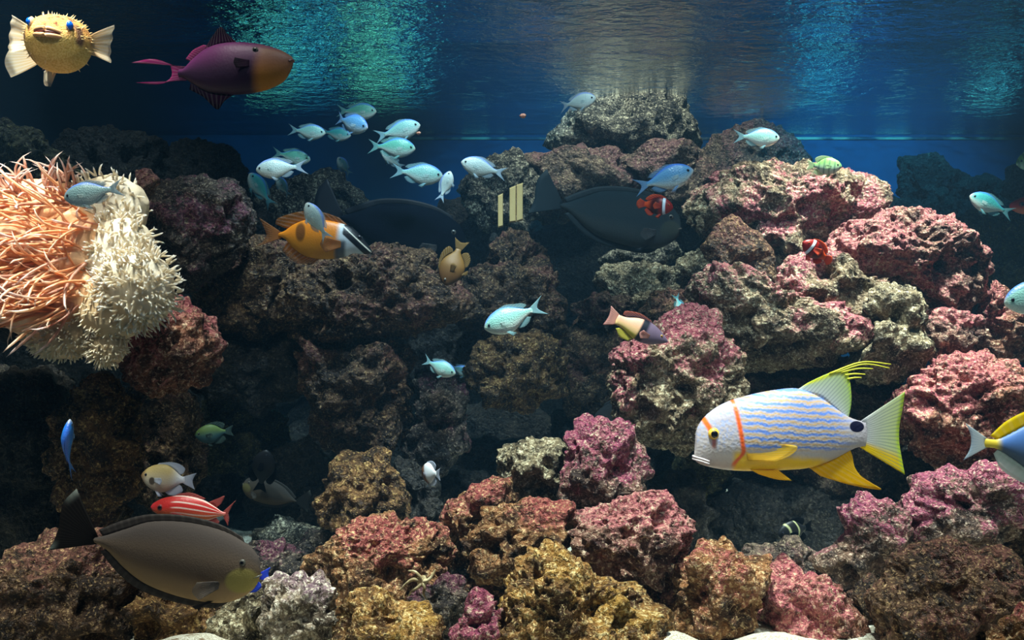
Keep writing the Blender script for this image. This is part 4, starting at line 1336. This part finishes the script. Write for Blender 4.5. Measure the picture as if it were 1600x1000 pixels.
t = NT('bicolour_skin')
u, v = t.uv('rel')
c = t.mix(t.step(t.math('ADD', u, t.mul(v, 0.12)), 0.28, 0.40), lin((132, 84, 52)), lin((238, 238, 240)))
bi = damsel('bicolour_damselfish', t.surf(c, 0.45, 0.4), DMFIN)
place(bi.spawn('bicolour_damselfish'), (657, 741), (690, 737), 1.66, 'small brown and white damselfish turned half away in the dark hollow', -58)

t = NT('sergeant_skin')
u, v = t.uv('rel')
c = t.mix(t.step(v, -0.6, 0.6), lin((190, 220, 190)), lin((132, 186, 96)))
w = t.math('SINE', t.mul(u, 42.0))
c = t.mix(t.mul(t.step(w, 0.2, 0.8), 0.6), c, lin((60, 110, 84)))
sg = damsel('sergeant_fish', t.surf(c, 0.45, 0.4), fin_mat('sergeant_fin', (150, 190, 130), (170, 200, 150), 0.5, 0.2))
place(sg.spawn('sergeant_fish'), (1311, 262), (1264, 256), 1.98, 'round yellow-green banded fish above the flat-topped summit rock', 25)
place(sg.spawn('sergeant_fish'), (1588, 256), (1650, 240), 2.2, 'yellowish fish cut off by the right edge under the water line', 0)

t = NT('shade_fish_skin')
u, v = t.uv('rel')
c = t.mix(t.step(v, -0.5, 0.7), lin((60, 92, 96)), lin((104, 122, 62)))
sh = damsel('damselfish', t.surf(c, 0.5, 0.3), fin_mat('shade_fish_fin', (70, 96, 90), (80, 100, 90), 0.5, 0.1))
place(sh.spawn('damselfish'), (308, 679), (362, 674), 1.80, 'dim greenish fish in the shade before the round olive-grey rock', 20)

bk = damsel('damselfish', plain('black_fish_skin', (16, 16, 20), 0.5, 0.3), fin_mat('black_fish_fin', (14, 14, 18), (18, 18, 24), 0.2, 0.0))
place(bk.spawn('damselfish'), (418, 702), (404, 770), 1.74, 'small black fish hanging nose-up in front of the dim tan fish', 10, up=(0.9, -0.1))

t = NT('two_banded_skin')
u, v = t.uv('rel')
b = t.math('MAXIMUM', t.band(t.math('ADD', u, t.mul(t.mul(v, v), 0.10)), 0.30, 0.026, 0.02), t.band(t.math('ADD', u, t.mul(t.mul(v, v), 0.10)), 0.56, 0.024, 0.02))
c = t.mix(b, lin((16, 18, 22)), lin((164, 166, 120)))
tb = damsel('banded_fish', t.surf(c, 0.5, 0.3), fin_mat('banded_fish_fin', (18, 20, 24), (24, 26, 30), 0.3, 0.0))
place(tb.spawn('banded_fish'), (1212, 833), (1274, 824), 1.72, 'small blackish fish with two curved pale yellow bands, below the snapper', 20)

t = NT('mustard_skin')
u, v = t.uv('rel')
c = t.mix(t.step(u, 0.1, 0.7), lin((84, 58, 30)), lin((112, 84, 36)))
mu = damsel('mustard_fish', t.surf(c, 0.5, 0.3), fin_mat('mustard_fin', (110, 86, 40), (126, 100, 50), 0.3, 0.1), GREY)
place(mu.spawn('mustard_fish'), (696, 446), (722, 374), 1.66, 'mustard-brown fish head down beside the dark surgeonfish', 10, up=(-0.9, -0.3))

t = NT('royal_blue_skin')
u, v = t.uv('rel')
rbm = t.surf(t.mix(t.step(v, -0.5, 0.6), lin((20, 50, 200)), lin((24, 70, 250))), 0.4, 0.5)
bl = damsel('royal_blue_fish', rbm, fin_mat('royal_blue_fin', (24, 60, 240), (50, 100, 255), 0.05, 0.12))
place(bl.spawn('royal_blue_fish'), (346, 908), (424, 898), 1.31, 'royal blue fish, only its tail showing behind the grey unicornfish head', 0, up=(-0.2, -0.9))

# ---- two-tone hogfish
t = NT('hogfish_skin')
s, z = t.uv('uv')
u, v = t.uv('rel')
c = t.mix(t.step(v, -0.7, 0.6), lin((232, 196, 130)), lin((226, 168, 140)))
c = t.mix(t.mul(t.step(v, -0.45, -0.75), t.step(u, 0.85, 0.6)), c, lin((200, 190, 60)))
dgn = t.math('ADD', u, t.mul(z, 0.10))
c = t.mix(t.step(dgn, 0.50, 0.46), c, lin((16, 18, 30)))
c = t.mix(t.step(dgn, 0.40, 0.34), c, lin((110, 92, 112)))
HGSKIN = t.surf(c, 0.45, 0.4)
hg = Fish('hogfish',
          [(0, .01), (.03, .035), (.12, .085), (.25, .14), (.4, .165), (.55, .145), (.7, .09), (.78, .075), (.84, .075)],
          [(0, -.01), (.03, -.035), (.12, -.09), (.25, -.15), (.4, -.175), (.55, -.15), (.7, -.095), (.78, -.078), (.84, -.075)],
          [(0, .015), (.1, .05), (.3, .085), (.5, .075), (.84, .018)], 34, 20)
hg.body(HGSKIN)
HGFIN = fin_mat('hogfish_fin', (226, 160, 136), (216, 150, 140), 0.35, 0.2)
HGDK = fin_mat('hogfish_dark_fin', (60, 50, 66), (150, 70, 50), 0.2, 0.1)
hg.fin('tail_fin', [(.82, .075), (.83, 0), (.82, -.075)], [(1.0, .15), (.975, .06), (.97, 0), (.975, -.06), (1.0, -.16)], HGFIN, 17, 4)
hg.fin('dorsal_fin', [(.3, .15), (.5, .155), (.72, .09)], [(.36, .19), (.55, .22), (.76, .17), (.78, .1)], HGDK, 19, 4)
hg.fin('anal_fin', [(.5, -.16), (.62, -.125), (.74, -.09)], [(.56, -.23), (.7, -.22), (.8, -.13)], fin_mat('hogfish_anal_fin', (206, 190, 60), (196, 186, 70), 0.2, 0.1), 13, 4)
hg.paired('pectoral_fin', [(.3, -.02), (.31, -.08)], [(.44, .0), (.48, -.06), (.44, -.13)], HGFIN, .08, n=9, m=4)
hg.eyes(.13, .035, .022, GOLD, BLACK)
place(hg.spawn('hogfish'), (1044, 534), (948, 492), 1.60, 'two-tone hogfish, purple in front, black band and pinkish rear', -5)

# ---- powder-blue tang
t = NT('tang_skin')
s, z = t.uv('uv')
u, v = t.uv('rel')
c = t.mix(t.step(v, -0.7, 0.5), lin((78, 96, 120)), lin((86, 128, 196)))
c = t.mix(t.step(u, 0.74, 0.80), c, lin((240, 206, 60)))
c = t.mix(t.step(u, 0.20, 0.16), c, lin((16, 18, 30)))
TGSKIN = t.surf(c, 0.45, 0.4)
tg = Fish('tang',
          [(0, .01), (.02, .05), (.08, .12), (.2, .19), (.36, .215), (.52, .18), (.68, .085), (.78, .030), (.86, .030)],
          [(0, -.01), (.02, -.05), (.08, -.12), (.2, -.19), (.36, -.22), (.52, -.185), (.68, -.09), (.78, -.035), (.86, -.030)],
          [(0, .015), (.1, .05), (.3, .075), (.55, .05), (.86, .012)], 36, 22)
tg.body(TGSKIN)
tg.fin('dorsal_fin', [(.18, .175), (.36, .208), (.52, .172), (.68, .08), (.78, .028)], [(.2, .225), (.38, .275), (.56, .245), (.72, .16), (.83, .05)], fin_mat('tang_yellow_fin', (250, 214, 10), (250, 220, 30), 0.05, 0.06), 29, 4, th=.014, label='bright yellow back fin')
tg.fin('anal_fin', [(.40, -.215), (.54, -.175), (.68, -.085), (.77, -.036)], [(.44, -.275), (.60, -.25), (.74, -.17), (.80, -.07)], fin_mat('tang_white_fin', (196, 214, 204), (214, 228, 220), 0.3, 0.15), 25, 4, label='pale white underside fin')
tg.fin('tail_fin', [(.85, .032), (.86, 0), (.85, -.032)], [(1.0, .125), (.965, .06), (.955, 0), (.965, -.06), (1.0, -.125)], fin_mat('tang_tail_fin', (226, 232, 226), (190, 210, 226), 0.3, 0.35), 19, 5, label='white fan-shaped tail')
tg.paired('pectoral_fin', [(.26, -.02), (.27, -.08)], [(.40, .0), (.44, -.07), (.40, -.15)], fin_mat('tang_pectoral', (230, 210, 90), (226, 220, 150), 0.5, 0.2), .07, n=11, m=4)
tg.paired('pelvic_fin', [(.25, -.19), (.31, -.2)], [(.38, -.27), (.43, -.25)], fin_mat('tang_pelvic', (220, 230, 230), (230, 236, 236), 0.3, 0.2), .02, n=7, m=3)
tg.eyes(.12, .09, .02, GREY, BLACK)
place(tg.spawn('tang'), (1738, 704), (1507, 690), 1.42, 'powder-blue tang with yellow back fin cut off by the right edge', 0)

# ---- red striped squirrelfish
def spx(*p):
    return [((x - 236) / 132.0, (795 - y) / 132.0) for x, y in p]


t = NT('squirrelfish_skin')
s, z = t.uv('uv')
u, v = t.uv('rel')
c = t.mix(t.step(v, -0.8, 0.2), lin((226, 110, 60)), lin((206, 48, 44)))
w = t.math('SINE', t.mul(t.math('ADD', v, t.mul(s, 0.15)), 13.5))
st = t.mul(t.step(w, 0.45, 0.85), t.step(s, 0.24, 0.32))
c = t.mix(t.mul(st, 0.9), c, lin((246, 212, 200)))
c = t.mix(t.mul(t.step(s, 0.10, 0.0), 0.8), c, lin((226, 60, 70)))
SQSKIN = t.surf(c, 0.4, 0.4, scales(t, 60, 60, 0.25, 0.001))
SQFIN = fin_mat('squirrelfish_fin', (206, 70, 64), (190, 84, 80), 0.35, 0.15)
sq = Fish('squirrelfish',
          spx((236, 791), (240, 786), (253, 779), (270, 775), (285, 774), (305, 777), (322, 783), (338, 793), (346, 799), (352, 800)),
          spx((236, 793), (240, 799), (253, 806), (270, 809), (285, 810), (305, 813), (325, 813), (340, 808), (347, 806), (352, 806)),
          [(0, .012), (.06, .045), (.2, .085), (.4, .09), (.6, .06), (.78, .02), (.88, .014)], 40, 28)
sq.body(SQSKIN)
sq.fin('tail_fin', spx((349, 799), (350, 803), (349, 807)), spx((369, 781), (361, 793), (357, 803), (358, 811), (356, 822)), SQFIN, 17, 5)
sq.fin('dorsal_fin', spx((270, 776), (290, 775), (315, 781)), spx((280, 771), (300, 770), (322, 779)), SQFIN, 17, 3)
sq.fin('rear_dorsal_fin', spx((325, 785), (332, 789), (338, 793)), spx((340, 779), (351, 775), (345, 788)), SQFIN, 11, 4)
sq.fin('anal_fin', spx((318, 812), (328, 811), (337, 808)), spx((326, 824), (338, 826), (343, 815)), SQFIN, 11, 4)
sq.paired('pectoral_fin', spx((270, 798), (270, 804)), spx((290, 800), (294, 805), (288, 810)), SQFIN, .06, n=9, m=3)
sq.eyes(.135, .030, .040, plain('red_iris', (150, 60, 60), 0.25), BLACK, pr=.62)
place(sq.spawn('squirrelfish'), (236, 795), (368, 795), 1.40, 'bright red fish with white lengthwise stripes above the largest unicornfish')
place(sq.spawn('squirrelfish'), (1577, 324), (1690, 322), 2.25, 'dull red striped fish peeping in at the right edge by the teal chromis')

# ---- porcupinefish facing the viewer
t = NT('porcupinefish_skin')
s, z = t.uv('uv')
u, v = t.uv('rel')
co = t.coord()
n = t.noise(co, 16.0, 3.0)
c = t.mix(t.step(n, 0.35, 0.65), lin((232, 182, 98)), lin((206, 140, 80)))
c = t.mix(t.step(v, 0.15, -0.35), c, t.mix(t.step(t.noise(co, 60.0, 2.0), 0.4, 0.6), lin((222, 178, 84)), lin((240, 204, 118))))
c = t.mix(t.mul(t.step(n, 0.56, 0.66), t.step(v, -0.1, 0.25)), c, lin((120, 66, 36)))
c = t.mix(t.mul(t.band(s, 0.13, 0.035, 0.02), t.mul(t.step(v, -0.45, -0.2), t.step(v, 0.75, 0.5))), c, lin((104, 70, 48)))
PUSKIN = t.surf(c, 0.5, 0.35, t.bump(t.noise(co, 70.0, 3.0), 0.5, 0.01))
PUFIN = fin_mat('porcupinefish_fin', (226, 184, 110), (236, 226, 200), 0.55, 0.45)
pu = Fish('porcupinefish',
          [(0, .025), (.008, .060), (.03, .108), (.08, .165), (.18, .220), (.32, .250), (.46, .230), (.6, .165), (.74, .085), (.84, .05)],
          [(0, -.060), (.008, -.085), (.03, -.12), (.08, -.17), (.18, -.255), (.32, -.300), (.46, -.275), (.6, -.19), (.74, -.085), (.84, -.05)],
          [(0, .085), (.008, .12), (.03, .165), (.08, .225), (.18, .285), (.32, .310), (.46, .275), (.6, .175), (.74, .075), (.84, .03)], 40, 36, -1.05, 0.9)
pu.body(PUSKIN)
LIPM = plain('tan_lip', (214, 160, 110), 0.5)
for zl, bow, mt, nm in ((.008, .020, LIPM, 'lip'), (-.046, -.010, LIPM, 'lip'), (-.020, .004, plain('dark_mouth', (84, 30, 16)), 'mouth')):
    r = .020 if nm == 'lip' else .014
    pu.tube(nm, [(0.5 - .035, .125, zl - bow * .6), (0.5 + .018, .075, zl), (0.5 + .034, 0, zl + bow * .5), (0.5 + .018, -.075, zl), (0.5 - .035, -.125, zl - bow * .6)], r, r, mt, 8, 20)
SPK = plain('pale_spine', (236, 204, 140), 0.5)
rs = random.Random(4)
SV, SF = [], []
for k in range(230):
    ss, ph = rs.uniform(.10, .70), rs.uniform(0, 2 * math.pi)
    if math.cos(ph) < -0.25 and rs.random() < .75:
        continue
    zt, zb, w = (float(pu.curve(a, np.array([ss]))[0]) for a in (pu.top, pu.bot, pu.wid))
    p = np.array([0.5 - ss, w * np.sign(math.sin(ph)) * abs(math.sin(ph)) ** .9, (zt + zb) / 2 + (zt - zb) / 2 * math.cos(ph)])
    nrm = np.array([-0.35, math.sin(ph), math.cos(ph)])
    nrm /= np.linalg.norm(nrm)
    a = np.cross(nrm, (1, 0.2, 0.1))
    a /= np.linalg.norm(a)
    b = np.cross(nrm, a)
    L = rs.uniform(.030, .055)
    i0 = len(SV)
    for q in range(5):
        th = 2 * math.pi * q / 5
        SV.append(p - nrm * .006 + (a * math.cos(th) + b * math.sin(th)) * .008)
    SV.append(p + nrm * L)
    SF += [(i0 + q, i0 + (q + 1) % 5, i0 + 5) for q in range(5)]
pu.add('spines', SV, SF, SPK)
for sd in (1, -1):
    pu.fin('pectoral_fin', [(.36, .10), (.38, .02), (.38, -.06)], [(.46, .26), (.52, .15), (.54, .0), (.48, -.12)], PUFIN, 21, 6, y=sd * .27, out=sd * .22, ripple=.008)
pu.fin('tail_fin', [(.82, .05), (.83, 0), (.82, -.05)], [(1.10, .19), (1.16, .07), (1.17, -.05), (1.12, -.20)], PUFIN, 17, 5)
pu.fin('dorsal_fin', [(.62, .15), (.70, .105)], [(.74, .30), (.84, .26), (.84, .15)], PUFIN, 13, 5)
pu.fin('anal_fin', [(.58, -.20), (.68, -.12)], [(.70, -.36), (.80, -.32), (.82, -.18)], PUFIN, 13, 5)
pu.eyes(.070, .085, .056, plain('pale_eye_ring', (206, 180, 150), 0.3), plain('blue_eye', (16, 96, 214), 0.15, 0.7), push=-.006, pr=.74, fwd=.35)
o = pu.spawn('porcupinefish')
c0 = at(93, 64, 1.30)
f = Vector((0.10, -0.98, 0.02)).normalized()
u = Vector((0.07, 0, 1))
u = (u - f * u.dot(f)).normalized()
L = 0.148
o.matrix_world = Matrix.Translation(c0 - f * (0.5 - 0.3) * L) @ Matrix((f, u.cross(f), u)).transposed().to_4x4() @ Matrix.Scale(L, 4)
tag(o, 'yellow spiny porcupinefish facing the viewer in the top left corner', 'fish')
for ch in o.children:
    if ch.name.startswith('spines'):
        ch['kind'] = 'stuff'
# ================================================================ sea anemone
ANE = bpy.data.objects.new('sea_anemone', None)
COL.objects.link(ANE)
ANE.location = at(130, 420, 1.40)
tag(ANE, 'large orange and white sea anemone with long tentacles on the left', 'anemone')
A0 = np.array(ANE.location)


def glowing_flesh(t, c, thin, normal=None):
    """soft tissue: part of the light passes through it"""
    t.surf(c, 0.45, 0.35, normal)
    p = t.out.inputs[0].links[0].from_socket
    tl = t.n('ShaderNodeBsdfTranslucent')
    t.put(tl, 0, c)
    m = t.n('ShaderNodeMixShader')
    m.inputs[0].default_value = thin
    t.put(m, 1, p)
    t.put(m, 2, tl.outputs[0])
    t.t.links.new(m.outputs[0], t.out.inputs[0])
    return t.m


def flesh(name, c0, c1, c2):
    t = NT(name)
    co = t.coord()
    c = t.mix(t.step(t.noise(co, 9.0, 3.0), 0.35, 0.65), lin(c0), lin(c1))
    c = t.mix(t.step(t.noise(co, 28.0, 3.0), 0.55, 0.75), c, lin(c2))
    return glowing_flesh(t, c, 0.15, t.bump(t.noise(co, 60.0, 3.0), 0.4, 0.01))


ORANGE = flesh('orange_flesh', (232, 168, 116), (244, 200, 156), (248, 222, 190))
CREAM = flesh('cream_flesh', (232, 214, 180), (244, 234, 212), (250, 244, 230))
TANF = flesh('tan_flesh', (206, 176, 134), (226, 204, 168), (240, 226, 198))
LOBES = []
for px_, py_, rx, ry, d, m, sd in (
    (65, 390, 142, 104, 1.42, ORANGE, 1), (165, 335, 62, 62, 1.42, CREAM, 2), (185, 395, 58, 62, 1.40, CREAM, 3), (215, 450, 60, 62, 1.37, CREAM, 4),
    (75, 470, 95, 62, 1.38, ORANGE, 5), (178, 482, 66, 52, 1.38, TANF, 6), (98, 508, 62, 52, 1.38, TANF, 7), (166, 538, 30, 34, 1.37, TANF, 8)):
    v, f = ico(5)
    c = np.array(at(px_, py_, d))
    R = np.array([rx, (rx + ry) / 2 * 0.75, ry]) / F * d
    P = v * R
    W = P + sd * 5.3
    P = P * (1 + 0.18 * perlin(W * 14)[:, None] + 0.06 * perlin(W * 45)[:, None])
    o = link('lobe', mesh('lobe', P + c - A0, f, m), ANE)
    LOBES.append((c, R, m, sd, px_, py_))


def tentacle_mat(name, c0, c1, tip):
    t = NT(name)
    u, v = t.uv('rel')
    oi = t.n('ShaderNodeObjectInfo')
    c = t.mix(oi.outputs['Random'], lin(c0), lin(c1))
    c = t.mix(t.step(v, 0.72, 0.98), c, lin(tip))
    return glowing_flesh(t, c, 0.45)


T_OR = tentacle_mat('orange_tentacle', (236, 166, 112), (248, 204, 160), (254, 228, 206))
T_PK = tentacle_mat('pinkish_tentacle', (206, 144, 116), (230, 184, 160), (246, 224, 216))
T_WH = tentacle_mat('white_tentacle', (240, 228, 204), (250, 244, 230), (255, 252, 246))
T_TN = tentacle_mat('pale_tentacle', (222, 200, 162), (240, 226, 198), (250, 240, 222))


def tentacle_shape(n, seg, bend, curl, r0, r1, knob):
    """unit-long tapering tentacle along +z, bending to +x"""
    V, rel = [], []
    x = z = 0.0
    for i in range(n + 1):
        q = i / n
        a = bend * q + curl * q * q
        r = r0 + (r1 - r0) * q
        if i == n:
            r *= knob
        for k in range(seg):
            t_ = 2 * math.pi * k / seg
            V.append((x + r * math.cos(t_) * math.cos(a), r * math.sin(t_), z - r * math.cos(t_) * math.sin(a)))
            rel.append((0, q))
        x += math.sin(a) / n
        z += math.cos(a) / n
    Fc = [(i * seg + k, i * seg + (k + 1) % seg, (i + 1) * seg + (k + 1) % seg, (i + 1) * seg + k) for i in range(n) for k in range(seg)]
    V.append((x, 0, z))
    rel.append((0, 1))
    Fc += [(n * seg + k, n * seg + (k + 1) % seg, len(V) - 1) for k in range(seg)]
    return np.array(V), Fc, np.array(rel)


SH_LONG = [tentacle_shape(5, 4, b, c, .030, .024, .8) for b, c in ((.2, .5), (.5, .4), (-.2, .9), (.1, -.7), (.7, .3), (0, 1.1))]
SH_SHORT = [tentacle_shape(4, 5, b, c, .10, .075, .9) for b, c in ((.1, .2), (.3, .3), (-.2, .4), (0, .1))]


def tmesh(shape, mat):
    me = mesh('tentacle', shape[0], shape[1], mat)
    set_uv(me, 'rel', shape[2])
    return me


MESHES = {}
rs = random.Random(11)
spec = []          # (position, direction, length, material, long?)
nr = np.random.RandomState(5)


def inside(p, skip):
    for c, R, m, sd, _x, _y in LOBES:
        if sd != skip and (((p - c) / (R * 0.93)) ** 2).sum() < 1:
            return True
    return False


for c, R, m, sd, _x, _y in LOBES:
    count = {1: 430, 2: 150, 3: 300, 4: 480, 5: 300, 6: 300, 7: 520, 8: 220}[sd]
    for k in range(count):
        v = nr.normal(size=3)
        v /= np.linalg.norm(v)
        if v[1] > 0.25:
            v[1] = -v[1]
        p = c + v * R * 1.0
        if inside(p, sd):
            continue
        if sd == 5 and v[2] < -0.35:
            continue
        nrm = v / R
        nrm /= np.linalg.norm(nrm)
        if sd in (1, 5):
            top = v[2] > 0.62
            if top and sd == 1:
                dr = nrm + np.array([rs.uniform(-.5, .25), -.1, rs.uniform(.1, .5)])
                spec.append((p, dr, rs.uniform(.024, .046), T_PK, 2))
            else:
                # long strands combed along the surface towards the lower left
                flow = np.array([-0.9, -0.15, -0.35 if sd == 5 else -0.12]) + nr.normal(size=3) * 0.28
                flow -= nrm * flow.dot(nrm)
                dr = flow + nrm * rs.uniform(.15, .5)
                spec.append((p, dr, rs.uniform(.050, .095), T_OR if rs.random() < .8 else T_PK, 1))
        elif sd in (7, 8):
            spec.append((p, nrm + nr.normal(size=3) * .2, rs.uniform(.005, .009), T_TN, 0))
        elif sd == 6:
            spec.append((p, nrm + nr.normal(size=3) * .3, rs.uniform(.007, .015), T_TN, 0))
        else:
            spec.append((p, nrm + nr.normal(size=3) * .35, rs.uniform(.008, .017), T_WH, 0))


def frame(dr, roll):
    z = Vector(dr).normalized()
    x = z.orthogonal().normalized()
    y = z.cross(x)
    x2 = x * math.cos(roll) + y * math.sin(roll)
    return Matrix((x2, z.cross(x2), z)).transposed()


spec.sort(key=lambda s_: -s_[2] * (1.6 if s_[4] else 1.0) - rs.random() * 0.02)
JOIN = {}
for k, (p, dr, ln, mt, kind) in enumerate(spec):
    shapes = SH_LONG if kind else SH_SHORT
    j = rs.randrange(len(shapes))
    R3 = frame(dr, rs.uniform(0, 6.28)).to_4x4()
    w = {0: 0.019 if mt is T_WH else 0.014, 1: ln, 2: 0.085}[kind]
    M = R3 @ Matrix.Diagonal((w, w, ln, 1))
    M = Matrix.Translation(Vector(p - A0)) @ M
    if k < 300:
        key = (kind > 0, j, mt.name)
        if key not in MESHES:
            MESHES[key] = tmesh(shapes[j], mt)
        o = link('tentacle', MESHES[key], ANE)
        o.matrix_local = M
    else:
        V, Fc, rel = shapes[j]
        A = np.array(M)
        W = V @ A[:3, :3].T + A[:3, 3]
        g = JOIN.setdefault(mt.name, [mt, [], [], [], 0])
        g[1].append(W)
        g[2] += [tuple(i + g[4] for i in q) for q in Fc]
        g[3].append(rel)
        g[4] += len(V)
for nm, (mt, Vs, Fs, rels, _n) in JOIN.items():
    me = mesh('tentacles', np.concatenate(Vs), Fs, mt)
    set_uv(me, 'rel', np.concatenate(rels))
    o = link('tentacle_fringe', me, ANE)
    o['kind'] = 'stuff'

# ================================================================ solid pale strips imitating a reflection in the front glass
t = NT('painted_reflection')
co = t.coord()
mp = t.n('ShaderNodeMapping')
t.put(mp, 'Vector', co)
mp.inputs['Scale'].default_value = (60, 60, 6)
STRIP_REFLECTION = t.surf(t.mix(t.noise(mp.outputs[0], 1.0, 3.0), lin((232, 180, 108)), lin((255, 226, 158))), 0.6, 0.2)


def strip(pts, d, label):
    """bevelled strip imitating a reflection; pts: left-bottom, right-bottom, right-top, left-top in pixels"""
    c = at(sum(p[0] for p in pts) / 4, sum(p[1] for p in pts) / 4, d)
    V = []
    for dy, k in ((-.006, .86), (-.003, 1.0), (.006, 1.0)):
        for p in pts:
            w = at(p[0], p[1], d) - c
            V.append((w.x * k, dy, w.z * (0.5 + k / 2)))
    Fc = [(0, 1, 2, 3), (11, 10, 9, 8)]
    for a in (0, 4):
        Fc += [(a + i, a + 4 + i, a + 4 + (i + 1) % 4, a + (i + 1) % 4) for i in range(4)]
    tag(link('reflection_strip', mesh('reflection_strip', V, Fc, STRIP_REFLECTION, False), loc=c), label, 'slat', 'pale reflection strips before the grey rock')


strip([(796, 348), (806, 347), (806, 290), (796, 294)], 2.16, 'pale yellow strip imitating a glass reflection, left one of the close pair before the grey speckled rock')
strip([(807, 347), (817, 344), (817, 286), (807, 289)], 2.16, 'pale yellow strip imitating a glass reflection, right one of the close pair before the grey speckled rock')
strip([(778, 356), (786, 354), (786, 302), (778, 306)], 2.18, 'narrow faint yellow strip imitating a glass reflection, standing apart, left of the close pair')

# ================================================================ brittle star on the wide pinkish boulder
t = NT('brittle_star_skin')
BS = t.surf(t.mix(t.step(t.noise(t.coord(), 90.0, 2.0), .4, .6), lin((150, 132, 96)), lin((206, 190, 150))), 0.7, 0.2)
c0 = at(660, 908, 1.31)
st = bpy.data.objects.new('brittle_star', None)
COL.objects.link(st)
st.location = c0
tag(st, 'thin-armed pale brittle star at the lower right of the wide pinkish boulder', 'starfish')
v, f = ico(3)
V = v * np.array((.008, .005, .008)) * (1 + .12 * np.cos(5 * np.arctan2(v[:, 2], v[:, 0])))[:, None]
link('disc', mesh('disc', V, f, BS), st)
fs = Fish('brittle_star', [(0, 0), (1, 0)], [(0, 0), (1, 0)], [(0, 0), (1, 0)])
for arm in (((0, 0), (-14, -4), (-26, 4), (-34, 14)), ((0, 0), (-6, 8), (-16, 14), (-22, 24)), ((0, 0), (4, 9), (2, 18), (6, 28)), ((0, 0), (9, -3), (16, -10), (20, -18)), ((0, 0), (-4, -9), (-12, -16), (-22, -16))):
    q = [(x / F * 1.31, -.002 - .003 * math.sin(i * 1.4), -y / F * 1.31) for i, (x, y) in enumerate(arm)]
    fs.tube('arm', q, .0034, .0010, BS, 6, 16)
for nm, me, par, lb in fs.parts:
    link(nm, me, st)

# ================================================================ drifting food pellets
t = NT('food_pellet')
PEL = t.surf(t.mix(t.step(t.noise(t.coord(), 300.0, 2.0), .4, .6), lin((190, 120, 96)), lin((220, 160, 130))), 0.8, 0.2)
for (x, y, r, d, label) in ((817, 181, 4.5, 1.9, 'round pinkish food pellet drifting in the blue below the surface'), (654, 208, 3.2, 2.0, 'small pinkish food crumb beside the snout of the upper right shoal fish')):
    v, f = ico(3)
    V = v * np.array((1.1, .8, .8)) * r / F * d
    V = V * (1 + .2 * perlin(V * 400 + x)[:, None])
    tag(link('food_pellet', mesh('food_pellet', V, f, PEL), loc=at(x, y, d)), label, 'pellet')
